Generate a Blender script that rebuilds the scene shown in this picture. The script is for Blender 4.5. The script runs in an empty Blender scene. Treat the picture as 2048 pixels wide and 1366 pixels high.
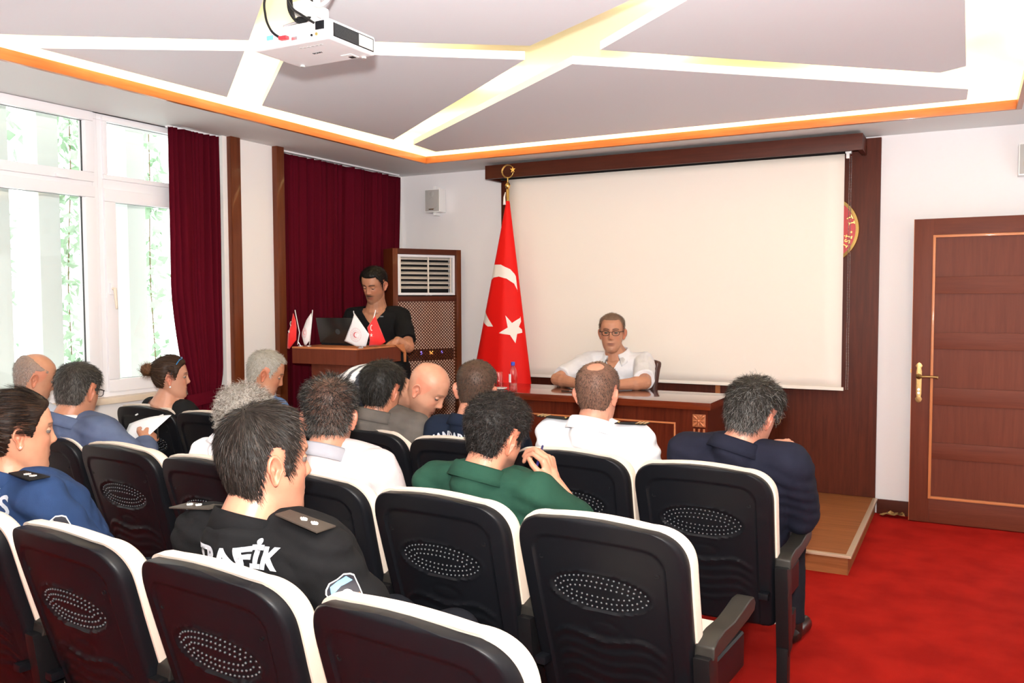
import bpy, bmesh, math, random
import numpy as np
from mathutils import Vector, Matrix, noise
from mathutils.bvhtree import BVHTree
random.seed(7); np.random.seed(7)
S=bpy.context.scene; COL=S.collection
PI=math.pi
# ---------------- camera, world, lights, exposure ----------------
F_PX=1710.17
def cam_axes(yaw,pitch,roll):
    cy,sy=math.cos(yaw),math.sin(yaw);cp,sp=math.cos(pitch),math.sin(pitch)
    f=Vector((-sy*cp,cy*cp,-sp)); r=Vector((cy,sy,0)); u=r.cross(f)
    c,s=math.cos(roll),math.sin(roll)
    return c*r+s*u, -s*r+c*u, f
R_,U_,F_=cam_axes(math.radians(28.087),math.radians(2.89),math.radians(-.1997))
cd=bpy.data.cameras.new('camera'); cam=bpy.data.objects.new('camera',cd); COL.objects.link(cam)
cd.sensor_width=36; cd.lens=F_PX/2048*36; cd.clip_start=.02
cam.matrix_world=Matrix(((R_.x,U_.x,-F_.x,0),(R_.y,U_.y,-F_.y,0),(R_.z,U_.z,-F_.z,1.5),(0,0,0,1)))
S.camera=cam
S.view_settings.view_transform='Standard'; S.view_settings.look='None'
S.view_settings.gamma=1; S.view_settings.use_curve_mapping=False
S.view_settings.exposure=-0.55
w=bpy.data.worlds.new('world'); S.world=w; w.use_nodes=True
bg=w.node_tree.nodes['Background']; bg.inputs[0].default_value=(.93,1,.97,1); bg.inputs[1].default_value=5.8
def area(name,loc,direction,size,power,color=(1,1,1),sy=None,spread=None):
    d=bpy.data.lights.new(name,'AREA'); d.energy=power; d.color=color; d.size=size
    if sy: d.shape='RECTANGLE'; d.size_y=sy
    if spread: d.spread=spread
    o=bpy.data.objects.new(name,d); COL.objects.link(o); o.location=loc
    o.rotation_euler=Vector(direction).to_track_quat('-Z','Y').to_euler(); return o
# the photographer's flash, turned up to the ceiling above the camera, and its small forward catch card
area('flash_head',(0.0,-.03,1.67),(-.40,.72,.72),.07,430,(1,.97,.93),spread=PI*.9)
area('flash_card',(-.02,.0,1.70),(-.47,.88,-.05),.14,3.5,(1,.95,.90))
# ---------------- materials ----------------
def mat(name,color=(.8,.8,.8),rough=.5,metal=0,spec=.5,bump=None,var=None,coat=0,emit=None,alpha=None,trans=0,sheen=0,attr=None,rvar=None):
    m=bpy.data.materials.new(name); m.use_nodes=True; nt=m.node_tree; N=nt.nodes; L=nt.links
    b=N['Principled BSDF']; b.inputs['Base Color'].default_value=(*color,1); b.inputs['Roughness'].default_value=rough
    b.inputs['Metallic'].default_value=metal; b.inputs['Specular IOR Level'].default_value=spec
    b.inputs['Coat Weight'].default_value=coat; b.inputs['Coat Roughness'].default_value=.06
    b.inputs['Transmission Weight'].default_value=trans; b.inputs['Sheen Weight'].default_value=sheen
    if emit: b.inputs['Emission Color'].default_value=(*emit[0],1); b.inputs['Emission Strength'].default_value=emit[1]
    tc=N.new('ShaderNodeTexCoord')
    def nz(scale,vec=(1,1,1),det=4):
        mp=N.new('ShaderNodeMapping'); mp.inputs['Scale'].default_value=vec; L.new(tc.outputs['Object'],mp.inputs[0])
        n=N.new('ShaderNodeTexNoise'); n.inputs['Scale'].default_value=scale; n.inputs['Detail'].default_value=det
        L.new(mp.outputs[0],n.inputs['Vector']); return n
    src=None
    if attr:
        a=N.new('ShaderNodeAttribute'); a.attribute_name=attr; src=a.outputs['Color']; L.new(src,b.inputs['Base Color'])
    if var:  # (color2, scale, vec)
        n=nz(var[1],var[2] if len(var)>2 else (1,1,1)); r=N.new('ShaderNodeValToRGB')
        r.color_ramp.elements[0].position=.35; r.color_ramp.elements[1].position=.65
        r.color_ramp.elements[0].color=(*color,1); r.color_ramp.elements[1].color=(*var[0],1)
        L.new(n.outputs['Fac'],r.inputs[0])
        if src is not None:
            mx=N.new('ShaderNodeMix'); mx.data_type='RGBA'; mx.blend_type='MULTIPLY'; mx.inputs[0].default_value=1
            L.new(src,mx.inputs[6]); L.new(r.outputs[0],mx.inputs[7]); L.new(mx.outputs[2],b.inputs['Base Color'])
        else: L.new(r.outputs[0],b.inputs['Base Color'])
    if bump: # (strength, scale, vec, distance)
        n=nz(bump[1],bump[2] if len(bump)>2 else (1,1,1)); bp=N.new('ShaderNodeBump'); bp.inputs['Strength'].default_value=bump[0]
        bp.inputs['Distance'].default_value=bump[3] if len(bump)>3 else .002
        L.new(n.outputs['Fac'],bp.inputs['Height']); L.new(bp.outputs[0],b.inputs['Normal'])
    return m
def wood(name,c1,c2,rough=.3,coat=.3,axis='z',scale=1.0):
    st={'z':(18,18,1.2),'x':(1.2,18,18),'y':(18,1.2,18)}[axis]
    m=mat(name,c1,rough,coat=coat,bump=(.12,3*scale,st,.001))
    nt=m.node_tree;N=nt.nodes;L=nt.links;b=N['Principled BSDF'];tc=[n for n in N if n.type=='TEX_COORD'][0]
    mp=N.new('ShaderNodeMapping'); mp.inputs['Scale'].default_value=st; L.new(tc.outputs['Object'],mp.inputs[0])
    n1=N.new('ShaderNodeTexNoise'); n1.inputs['Scale'].default_value=2.2*scale; n1.inputs['Detail'].default_value=6; n1.inputs['Roughness'].default_value=.65; n1.inputs['Distortion'].default_value=.4
    L.new(mp.outputs[0],n1.inputs['Vector'])
    r=N.new('ShaderNodeValToRGB'); r.color_ramp.elements[0].position=.3; r.color_ramp.elements[1].position=.72
    r.color_ramp.elements[0].color=(*c1,1); r.color_ramp.elements[1].color=(*c2,1)
    L.new(n1.outputs['Fac'],r.inputs[0]); L.new(r.outputs[0],b.inputs['Base Color']); b.inputs['Specular IOR Level'].default_value=.2; return m
def glass_mat(name,tint=(1,1,1),refl=.08):
    m=bpy.data.materials.new(name); m.use_nodes=True; nt=m.node_tree; N=nt.nodes; L=nt.links
    for n in list(N): 
        if n.type!='OUTPUT_MATERIAL': N.remove(n)
    out=[n for n in N if n.type=='OUTPUT_MATERIAL'][0]
    t=N.new('ShaderNodeBsdfTransparent'); t.inputs[0].default_value=(*tint,1); g=N.new('ShaderNodeBsdfGlossy'); g.inputs['Roughness'].default_value=.02
    fr=N.new('ShaderNodeFresnel'); fr.inputs[0].default_value=1.45; mx=N.new('ShaderNodeMixShader')
    mm=N.new('ShaderNodeMath'); mm.operation='ADD'; mm.inputs[1].default_value=refl*.3; L.new(fr.outputs[0],mm.inputs[0])
    ge=N.new('ShaderNodeNewGeometry'); iv=N.new('ShaderNodeMath'); iv.operation='SUBTRACT'; iv.inputs[0].default_value=1; L.new(ge.outputs['Backfacing'],iv.inputs[1]); ml=N.new('ShaderNodeMath'); ml.operation='MULTIPLY'; L.new(mm.outputs[0],ml.inputs[0]); L.new(iv.outputs[0],ml.inputs[1]); L.new(ml.outputs[0],mx.inputs[0]); L.new(t.outputs[0],mx.inputs[1]); L.new(g.outputs[0],mx.inputs[2]); L.new(mx.outputs[0],out.inputs[0]); return m
M={}
M['wall']=mat('wall_paint',(.80,.78,.80),.6,bump=(.15,60))
M['wallwarm']=mat('wall_paint_left',(.80,.77,.76),.6,bump=(.15,60))
M['ceil']=mat('ceiling_paint',(.76,.78,.84),.7)
M['ceilup']=mat('cove_paint',(.9,.86,.74),.7)
M['soffit']=mat('soffit_paint',(.72,.72,.72),.7)
M['trim']=wood('orange_wood',(.36,.10,.025),(.52,.17,.05),.35,.2,'x')
M['trimy']=wood('orange_wood_side',(.36,.10,.025),(.52,.17,.05),.35,.2,'y')
M['post']=wood('brown_post_wood',(.085,.018,.006),(.135,.033,.010),.35,.2)
M['panel']=wood('mahogany_panel',(.052,.0085,.0035),(.098,.018,.007),.5,.0)
M['panelx']=wood('mahogany_beam',(.048,.009,.004),(.080,.016,.007),.45,.0,'x')
M['door']=wood('door_wood',(.098,.019,.009),(.138,.030,.014),.5,0)
M['doorx']=wood('door_rail_wood',(.098,.019,.009),(.138,.030,.014),.5,0,'x')
M['mold']=wood('light_moulding',(.42,.14,.05),(.55,.20,.08),.35,.2)
M['moldx']=wood('light_moulding_x',(.42,.14,.05),(.55,.20,.08),.35,.2,'x')
M['deck']=wood('stage_laminate',(.20,.065,.020),(.34,.125,.045),.4,.05,'x')
M['lip']=mat('stage_lip',(.55,.42,.30),.35,metal=.3)
M['table']=wood('table_mahogany',(.085,.012,.004),(.15,.026,.009),.14,.8,'x')
M['tablez']=wood('table_body',(.058,.009,.004),(.11,.019,.008),.25,.3)
M['gilt']=mat('copper_gilt',(.45,.15,.06),.4,metal=.3)
M['black']=mat('black_plastic',(.0055,.006,.0080),.38,spec=.17,bump=(.25,900,(1,1,1),.0004))
M['blackm']=mat('black_metal',(.006,.006,.007),.4,spec=.25)
M['armr']=mat('armrest_plastic',(.020,.018,.016),.42,spec=.3,bump=(.15,600,(1,1,1),.0003))
M['beige']=mat('beige_fabric',(.78,.66,.55),.85,bump=(.25,500,(1,1,1),.001),sheen=.1)
M['stud']=mat('grey_stud',(.05,.056,.062),.25,spec=.8)
M['white']=mat('white_paint',(.85,.85,.85),.4)
M['pvc']=mat('white_pvc',(.80,.79,.82),.3,spec=.5)
M['marble']=mat('cream_marble',(.72,.62,.50),.3,var=((.66,.54,.42),4))
M['gasket']=mat('black_rubber',(.02,.02,.02),.6)
M['screen']=mat('screen_fabric',(.83,.76,.69),.8,bump=(.05,200))
M['gold']=mat('polished_gold',(.80,.55,.18),.25,metal=1)
M['brass']=mat('aged_brass',(.36,.22,.09),.35,metal=.9,bump=(.3,120))
M['red']=mat('flag_red',(.66,.008,.006),.6,spec=.15,bump=(.1,300))
M['redplain']=mat('emblem_red',(.55,.015,.015),.4)
M['flagwhite']=mat('flag_white',(.85,.78,.72),.6)
M['glass']=glass_mat('window_glass')
M['clear']=glass_mat('drinking_glass',(.97,.98,.98),.3)
M['steel']=mat('steel',(.6,.6,.62),.3,metal=1)
M['silver']=mat('silver_badge',(.85,.84,.80),.35,metal=.4)
M['grey']=mat('grey_grille',(.42,.41,.40),.6)
M['paper']=mat('paper',(.88,.88,.9),.6)
m=mat('carpet',(.33,.007,.004),.95,bump=(.9,420,(1,1,1),.006),var=((.44,.012,.007),5),spec=.1); M['carpet']=m
m=mat('curtain_velvet',(.060,.0022,.007),.85,bump=(.3,500),sheen=0,var=((.080,.003,.010),2,(1,1,.3)),spec=.04); M['curtain']=m
# ---------------- mesh helpers ----------------
class MB:
    def __init__(s): s.v=[]; s.f=[]
    def add(s,v,f):
        n=len(s.v); s.v+= [tuple(p) for p in v]; s.f+=[tuple(i+n for i in q) for q in f]; return s
    def box(s,a,b):
        x0,y0,z0=a;x1,y1,z1=b
        return s.add([(x0,y0,z0),(x1,y0,z0),(x1,y1,z0),(x0,y1,z0),(x0,y0,z1),(x1,y0,z1),(x1,y1,z1),(x0,y1,z1)],
          [(0,3,2,1),(4,5,6,7),(0,1,5,4),(1,2,6,5),(2,3,7,6),(3,0,4,7)])
    def prism(s,poly,z0,z1,axis='z'):
        n=len(poly)
        def P(a,b,c): return {'z':(a,b,c),'y':(a,c,b),'x':(c,a,b)}[axis]
        v=[P(a,b,z0) for a,b in poly]+[P(a,b,z1) for a,b in poly]
        f=[tuple(range(n))[::-1],tuple(range(n,2*n))]+[(i,(i+1)%n,(i+1)%n+n,i+n) for i in range(n)]
        return s.add(v,f)
    def cap(s,p0,r0,p1,r1,seg=14,flat=(False,False),sc=(1,1)):
        v,f=capsule(p0,r0,p1,r1,seg,flat,sc); return s.add(v,f)
    def tube(s,pts,r,seg=8,closed=False):
        pts=[Vector(p) for p in pts]; n=len(pts); rs=r if hasattr(r,'__len__') else [r]*n
        up=None; base=len(s.v); V=[];Fc=[]
        for i,p in enumerate(pts):
            if closed: t=(pts[(i+1)%n]-pts[i-1])
            else: t=pts[min(i+1,n-1)]-pts[max(i-1,0)]
            if t.length<1e-9: t=Vector((0,0,1))
            t.normalize()
            if up is None: up=t.orthogonal().normalized()
            up=(up-t*up.dot(t))
            if up.length<1e-6: up=t.orthogonal()
            up.normalize(); b=t.cross(up)
            for k in range(seg):
                a=2*PI*k/seg; V.append(p+(up*math.cos(a)+b*math.sin(a))*rs[i])
        m=n if closed else n-1
        for i in range(m):
            for k in range(seg):
                a=i*seg+k;b_=i*seg+(k+1)%seg;c=((i+1)%n)*seg+(k+1)%seg;d=((i+1)%n)*seg+k
                Fc.append((a,b_,c,d))
        if not closed:
            Fc.append(tuple(range(seg))[::-1]); Fc.append(tuple((n-1)*seg+k for k in range(seg)))
        return s.add(V,Fc)
    def lathe(s,prof,c=(0,0,0),seg=24,axis='z'):
        V=[];Fc=[];n=len(prof)
        for r,z in prof:
            for k in range(seg):
                a=2*PI*k/seg; p=(r*math.cos(a),r*math.sin(a),z)
                if axis=='y': p=(p[0],p[2],p[1])
                if axis=='x': p=(p[2],p[0],p[1])
                V.append((p[0]+c[0],p[1]+c[1],p[2]+c[2]))
        for i in range(n-1):
            for k in range(seg): Fc.append((i*seg+k,i*seg+(k+1)%seg,(i+1)*seg+(k+1)%seg,(i+1)*seg+k))
        Fc.append(tuple(range(seg))[::-1]); Fc.append(tuple((n-1)*seg+k for k in range(seg)))
        return s.add(V,Fc)
    def mesh(s,name):
        me=bpy.data.meshes.new(name); me.from_pydata(s.v,[],s.f); me.validate(); me.update()
        bm=bmesh.new(); bm.from_mesh(me); bmesh.ops.recalc_face_normals(bm,faces=bm.faces); bm.to_mesh(me); bm.free(); return me
    def build(s,name,m,parent=None,smooth=False,bevel=0,xf=None,seg=2,kind=None):
        me=s.mesh(name)
        if xf is not None: me.transform(xf)
        return link(name,me,m,parent,smooth,bevel,seg,kind)
def link(name,me,m,parent=None,smooth=False,bevel=0,seg=2,kind=None):
    if m is not None: me.materials.append(M[m] if isinstance(m,str) else m)
    o=bpy.data.objects.new(name,me); COL.objects.link(o)
    if bevel>0:
        bm=bmesh.new(); bm.from_mesh(me)
        es=[e for e in bm.edges if len(e.link_faces)==2 and e.calc_face_angle(0)>.5]
        bmesh.ops.bevel(bm,geom=es,offset=bevel,segments=seg,profile=.7,affect='EDGES',clamp_overlap=True)
        bm.to_mesh(me); bm.free(); smooth=True
    if smooth:
        me.polygons.foreach_set('use_smooth',[True]*len(me.polygons))
        if smooth!='all':
            me.set_sharp_from_angle(angle=math.radians(38))
    if parent is not None: o.parent=parent
    if kind: o['kind']=kind
    return o
def capsule(p0,r0,p1,r1,seg=14,flat=(False,False),sc=(1,1)):
    p0=Vector(p0);p1=Vector(p1);t=(p1-p0)
    L=t.length
    t=t.normalized() if L>1e-6 else Vector((0,0,1))
    u=t.orthogonal().normalized();b=t.cross(u)
    rings=[]
    if flat[0]: rings.append((0,r0))
    else:
        for k in (80,55,28): a=math.radians(k); rings.append((-r0*math.sin(a),r0*math.cos(a)))
    rings.append((0,r0)); rings.append((L,r1))
    if not flat[1]:
        for k in (28,55,80): a=math.radians(k); rings.append((L+r1*math.sin(a),r1*math.cos(a)))
    if flat[0]: rings=rings[1:]
    V=[]
    for h,r in rings:
        for k in range(seg):
            a=2*PI*k/seg; V.append(p0+t*h+(u*math.cos(a)*sc[0]+b*math.sin(a)*sc[1])*r)
    n=len(rings);f=[]
    for i in range(n-1):
        for k in range(seg): f.append((i*seg+k,i*seg+(k+1)%seg,(i+1)*seg+(k+1)%seg,(i+1)*seg+k))
    f.append(tuple(range(seg))[::-1]); f.append(tuple((n-1)*seg+k for k in range(seg)))
    return V,f
def B(): return MB()
def thing(name,label,cat,loc=(0,0,0),rz=0,group=None):
    o=bpy.data.objects.new(name,None); COL.objects.link(o); o.empty_display_size=.1
    o.location=loc; o.rotation_euler=(0,0,rz); o['label']=label; o['category']=cat
    if group: o['group']=group
    return o
def tag(o,label,cat,group=None):
    o['label']=label;o['category']=cat
    if group:o['group']=group
    return o
def struct(name,mb,m,parent=None,**k):
    o=mb.build(name,m,parent,**k); 
    if parent is None: o['kind']='structure'
    return o
def T(x,y,z): return Matrix.Translation((x,y,z))
def text_mesh(body,size,extrude=.001,offset=0.0,align='CENTER'):
    c=bpy.data.curves.new('t','FONT'); c.body=body; c.size=size; c.extrude=extrude; c.offset=offset; c.align_x=align; c.resolution_u=4
    o=bpy.data.objects.new('t',c); COL.objects.link(o); bpy.context.view_layer.update()
    me=bpy.data.meshes.new_from_object(o.evaluated_get(bpy.context.evaluated_depsgraph_get())); bpy.data.objects.remove(o); return me
def frame_mat(o,x,y,z):
    x=Vector(x).normalized();y=Vector(y).normalized();z=Vector(z).normalized()
    return Matrix(((x.x,y.x,z.x,o[0]),(x.y,y.y,z.y,o[1]),(x.z,y.z,z.z,o[2]),(0,0,0,1)))
def star_poly(r,r2=None,n=5,rot=PI/2,c=(0,0)):
    r2=r2 or r*.382
    return [(c[0]+(r if i%2==0 else r2)*math.cos(rot+PI*i/n),c[1]+(r if i%2==0 else r2)*math.sin(rot+PI*i/n)) for i in range(2*n)]
def crescent_poly(R,r,d,n=40,rot=0,c=(0,0)):
    # outer circle R at 0, inner circle r shifted by d along +x
    x=(R*R-r*r+d*d)/(2*d); a=math.acos(max(-1,min(1,x/R))); b=math.acos(max(-1,min(1,(x-d)/r)))
    P=[(R*math.cos(a+(2*PI-2*a)*i/n),R*math.sin(a+(2*PI-2*a)*i/n)) for i in range(n+1)]
    Q=[(d+r*math.cos(b+(2*PI-2*b)*i/n),r*math.sin(b+(2*PI-2*b)*i/n)) for i in range(n+1)][::-1]
    pts=P+Q[1:-1]; cr,sr=math.cos(rot),math.sin(rot)
    return [(c[0]+x*cr-y*sr,c[1]+x*sr+y*cr) for x,y in pts]
# ================= THE ROOM =================
XL,YF,ZC,XR,YB=-4.53,6.39,2.597,.74,-1.6
struct('floor',B().box((XL-.4,YB-.2,-.12),(XR+.2,YF+.2,0)),'carpet')
# ceiling: soffit ring, fascia, cove slab and the angular panels
TX0,TX1,TY1,TY0=-3.903,.222,5.845,YB+.6
ce=struct('ceiling',B().box((XL-.4,YB-.2,2.86),(XR+.2,YF+.2,2.98)),'ceilup')
for a,b in (((XL-.3,YB-.1,ZC),(TX0-.03,YF+.1,2.63)),((TX1+.03,YB-.1,ZC),(XR+.1,YF+.1,2.63)),((TX0-.03,TY1+.03,ZC),(TX1+.03,YF+.1,2.63)),((TX0-.03,YB-.1,ZC),(TX1+.03,TY0-.03,2.63))):
    B().box(a,b).build('soffit','soffit',ce)
for a,b in (((TX0-.16,TY0,2.63),(TX0-.13,TY1+.16,2.86)),((TX1+.13,TY0,2.63),(TX1+.16,TY1+.16,2.86)),((TX0-.16,TY1+.13,2.63),(TX1+.16,TY1+.16,2.86))):
    B().box(a,b).build('cove_wall','ceilup',ce)
def fascia(n,a,b,m):
    t=struct(n,B().box(a,b),m,bevel=.003); return t
fascia('trim_1',(TX0-.03,TY0,2.594),(TX0,TY1+.03,2.649),'trimy')
fascia('trim_2',(TX0,TY1,2.594),(TX1,TY1+.03,2.649),'trim')
fascia('trim_3',(TX1,TY0,2.594),(TX1+.03,TY1+.03,2.649),'trimy')
k=.9667
polys=[[(-3.94,2.34),(-3.761,2.47),(-2.973,2.988),(-2.525,2.618),(-1.3,1.6),(-1.3,-.9),(-3.94,-.9)],
 [(-3.943,2.598),(-3.116,3.102),(-3.916,3.749)],
 [(-3.898,4.016),(-2.948,3.218),(-1.997,3.891),(-3.859,5.341)],
 [(-2.784,3.082),(-1.867,3.69),(-1.227,3.328),(-.2,2.746),(-.2,.92)],
 [(-3.846,5.587),(-1.819,4.078),(-.727,5.05),(-.027,5.675),(-.035,5.971),(-3.874,5.945)],
 [(-1.601,3.916),(-.682,4.736),(-.161,5.191),(-.037,5.11),(-.04,2.62),(-1.026,3.438)]]
for p in polys:
    pp=[(x*k,y*k) for x,y in p]
    q=B().prism(pp,2.66,2.70).build('ceiling_panel','ceil',ce)
    # LED strip lying on the panel edge, shining up into the cove
    for i in range(len(pp)):
        a=Vector((*pp[i],0)); b=Vector((*pp[(i+1)%len(pp)],0)); d=b-a
        if d.length<.3 or (abs(d.x)<.15 and (a.x<-3.7 or a.x>-.3) and False): continue
        cx=sum(t[0] for t in pp)/len(pp); cy=sum(t[1] for t in pp)/len(pp)
        n=Vector((-d.y,d.x,0)).normalized()
        mid=(a+b)/2
        if n.dot(Vector((cx,cy,0))-mid)<0: n=-n
        pos=mid+n*.06
        l=area('cove_led',(pos.x,pos.y,2.715),(0,0,1),d.length*.94,7*d.length,(1,.80,.42),sy=.02)
        l.rotation_euler=(PI,0,-math.atan2(d.y,d.x)); 
for a,b in (((TX0-.08,TY0),(TX0-.08,TY1)),((TX1+.08,TY0),(TX1+.08,TY1)),((TX0,TY1+.08),(TX1,TY1+.08))):
    d=Vector((b[0]-a[0],b[1]-a[1],0)); l=area('cove_led',((a[0]+b[0])/2,(a[1]+b[1])/2,2.64),(0,0,1),d.length*.96,6*d.length,(1,.80,.42),sy=.02)
    l.rotation_euler=(PI,0,-math.atan2(d.y,d.x))
# walls
struct('wall_front',B().box((XL-.3,YF,0),(XR+.2,YF+.15,2.86)),'wall')
struct('wall_back',B().box((XL-.3,YB-.15,0),(XR+.2,YB,2.86)),'wall')
wr=struct('wall_right',B().box((XR,YB,0),(XR+.15,5.15,2.86)).box((XR,6.12,0),(XR+.15,YF,2.86)).box((XR,5.15,2.03),(XR+.15,6.12,2.86)).box((XR+1.2,4.4,0),(XR+1.3,6.9,2.6)),'wall')
W0,W1=1.75,4.19
wl=struct('wall_left',B().box((XL-.22,YB,0),(XL,W0,ZC)).box((XL-.22,W0,0),(XL,W1,.88)).box((XL-.22,W1,0),(XL,YF,2.7)).box((XL-.22,YB,ZC),(XL,YF,2.86)),'wallwarm')
B().box((XL,4.20,0),(-4.44,4.70,ZC)).build('pier','wallwarm',wl)
B().box((-4.45,4.239,0),(-4.40,4.323,ZC)).build('corner_post','post',wl,bevel=.003)
B().box((-4.45,4.665,0),(-4.395,4.74,ZC)).build('corner_post','post',wl,bevel=.003)
struct('baseboard_front',B().box((-.535,YF-.02,0),(XR,YF,.10)),'panelx',bevel=.003)
struct('baseboard_left',B().box((XL,YB,0),(XL+.015,4.19,.09)),'panel',bevel=.003)
# window sill
sl=struct('trim_4',B().box((XL-.2,W0,.88),(XL+.045,4.17,.917)),'marble',bevel=.008)
# windows
def pane_frame(y0,y1,z0,z1,wd,x0=XL-.075,x1=XL-.012):
    m=B(); m.box((x0,y0,z0),(x1,y1,z0+wd)).box((x0,y0,z1-wd),(x1,y1,z1)).box((x0,y0,z0+wd),(x1,y0+wd,z1-wd)).box((x0,y1-wd,z0+wd),(x1,y1,z1-wd)); return m
def window(n,y0,y1,zs,sash,seal=True):
    w_=struct(n,pane_frame(y0,y1,.917,2.597,.035,XL-.09,XL-.02),'pvc',bevel=.004)
    B().box((XL-.09,y0+.035,2.125),(XL-.02,y1-.035,2.225)).build('transom','pvc',w_,bevel=.004)
    for (a,b,wd,wy) in zs:
        f=pane_frame(y0+.03,y1-.03,a,b,wd,XL-.07,XL-.004 if sash else XL-.012).build('sash','pvc',w_,bevel=.006)
        g=pane_frame(y0+.03+wd-.003,y1-.03-wd+.003,a+wd-.003,b-wd+.003,.004,XL-.05,XL-.036).build('rubber_seal','gasket',f)
        B().box((XL-.045,y0+.03+wd,a+wd),(XL-.04,y1-.03-wd,b-wd)).build('glass_pane','glass',f)
    return w_
w1=window('window_1',1.75,3.34,[(2.19,2.597,.055,0),(.945,2.165,.065,0)],True)
w2=window('window_2',3.34,4.19,[(.945,2.16,.075,0),(2.215,2.585,.028,0)],True)
# handle of the right sash, latch of the top sash
h=B().box((XL-.004,3.385,1.53),(XL+.012,3.41,1.60)).build('window_handle','pvc',w2,bevel=.004)
B().cap((XL+.03,3.398,1.565),.009,(XL+.036,3.402,1.45),.007).cap((XL+.005,3.398,1.565),.008,(XL+.03,3.398,1.565),.009).build('lever','beigep' if 'beigep' in M else 'marble',h,smooth='all')
B().box((XL-.004,3.06,2.19),(XL+.012,3.14,2.21)).build('latch','pvc',w1,bevel=.003)
# ---- outside: fins and greenery ----
M['fin']=mat('fin_plaster',(.60,.65,.62),.8)
for i,(y0,y1) in enumerate(((1.2,1.34),(1.9,2.04),(2.42,3.146),(3.33,3.47),(3.965,4.11),(4.62,4.76),(5.3,5.44))):
    o=B().box((-5.24,y0,-1.5),(-5.10,y1,3.6)).build('sunshade_fin','fin',bevel=.004)
    lab=['pale concrete sunshade fin outside, out of view on the left','pale concrete sunshade fin outside, next left of the broad slab','broad pale sunshade slab outside the left edge of the window','narrow pale fin outside behind the middle of the large window','narrow pale fin outside behind the right window sash','pale fin outside hidden behind the tied curtain','pale fin outside behind the wall of the drawn curtain'][i]
    tag(o,lab,'sunshade fin','vertical sunshade fins outside the windows')
M['leaf']=mat('leaf_green',(.26,.42,.26),.5,var=((.58,.70,.56),3))
M['stem']=mat('climber_stem',(.20,.14,.07),.8)
for gi,(yc,xx,n,lab,hw) in enumerate(((3.36,-5.62,150,'green climbing plant seen left of the narrow fin in the large window',.085),(3.80,-5.5,210,'green climbing plant seen right of the narrow fin in the large window',.07),(4.47,-5.5,150,'green climbing plant seen through the right window sash',.07),(2.3,-5.6,120,'green climbing plant left of the broad slab',.2))):
    t=thing('climbing_plant',lab,'plant',(xx,yc,-1.5),0,'climbing plants outside the windows')
    rnd=random.Random(gi+3); mb=B()
    pts=[(math.sin(z*2+gi)*.03,math.cos(z*3)*.03,z) for z in np.linspace(0,5,14)]
    B().tube(pts,.004,6).build('stem','stem',t)
    for i in range(int(n*4)):
        z=rnd.uniform(0,5.0); y=rnd.gauss(0,hw*.6); x=rnd.uniform(-.12,.12); L=rnd.uniform(.05,.12); wv=L*.33
        d=Vector((rnd.uniform(-.6,.6),rnd.uniform(-1,1),rnd.uniform(-1,.3))).normalized(); s_=d.cross(Vector((rnd.random(),rnd.random(),rnd.random()))).normalized(); n_=d.cross(s_)
        o_=Vector((x,y,z)); mb.add([o_,o_+d*L*.5+s_*wv+n_*.006,o_+d*L,o_+d*L*.5-s_*wv+n_*.006,o_+d*L*.5-n_*.004],[(0,1,4),(1,2,4),(2,3,4),(3,0,4)])
    mb.build('foliage','leaf',t,kind='stuff')
# ---- curtains ----
def curtain(name,label,yts,ybs,z0,z1,x,amp,nf,tie=None,seed=0,z_ring=None):
    """pleated cloth between y-range yts at top and shape function ybs(z)->(y0,y1)"""
    t=thing(name,label,'curtain',(0,0,0),0,'dark red curtains along the left wall'); rnd=random.Random(seed)
    ph=[rnd.uniform(0,6.28) for _ in range(6)]
    nu,nv=nf*14,46; V=[];Fc=[]
    for j in range(nv+1):
        v=j/nv; z=z1+(z0-z1)*v; a,b=ybs(z); 
        for i in range(nu+1):
            u=i/nu; uu=u+.012*math.sin(7*u+ph[0]+v*1.5)
            uw=uu+.35/nf*math.sin(2*PI*u*nf*.37+ph[5])+.22/nf*math.sin(2*PI*u*nf*.61+ph[4]+v)
            d=amp*(.62+.38*math.sin(2*PI*u*nf*.23+ph[1]))*(.75+.25*math.sin(v*3+ph[2]))*math.sin(2*PI*nf*uw+.5*math.sin(v*3+u*9+ph[3]))
            d+=amp*.18*math.sin(2*PI*nf*1.7*uw+ph[4]+v*2)
            V.append((x+d*(1 if tie is None else (.6+.4*(b-a)/(yts[1]-yts[0]))),a+(b-a)*u,z))
    for j in range(nv):
        for i in range(nu): p=j*(nu+1)+i; Fc.append((p,p+1,p+nu+2,p+nu+1))
    mb=B().add(V,Fc); o=mb.build('cloth','curtain',t,smooth='all')
    md=o.modifiers.new('thickness','SOLIDIFY'); md.thickness=.004; md.offset=0
    return t
def c1(z):
    # hangs straight at the top, gathered to a tie at z=.95
    if z>=1.0:
        s=(z-1.0)/1.58; e=max(0,1-s); 
        return (3.775+.085*max(0,(1.6-z)/.6)**1.5 if z<1.6 else 3.775, 4.178)
    s=min(1,(1.0-z)/.25); return (3.86+.05*math.sin(s*PI/2),4.175-.05*s)
ct=curtain('curtain','dark red curtain tied back at the window edge',(3.775,4.178),c1,.06,2.585,-4.455,.026,7,tie=True,seed=2)
V=[(-4.455+.060*math.cos(a),4.015+.170*math.sin(a),.86+dz+.02*math.sin(a)) for a in np.linspace(0,2*PI,29)[:-1] for dz in (-.04,.04)]
B().add(V,[(2*i,(2*i+2)%56,(2*i+3)%56,2*i+1) for i in range(28)]).build('tieback','curtain',ct,smooth='all')
B().box((-4.50,3.79,2.585),(-4.47,4.19,2.597)).build('rail','pvc',ct)
ct=curtain('curtain','wide dark red curtain drawn closed behind the lectern',(4.74,6.27),lambda z:(4.745,6.245+.02*math.sin(z*3)),.05,2.57,-4.46,.030,15,seed=9)
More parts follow.
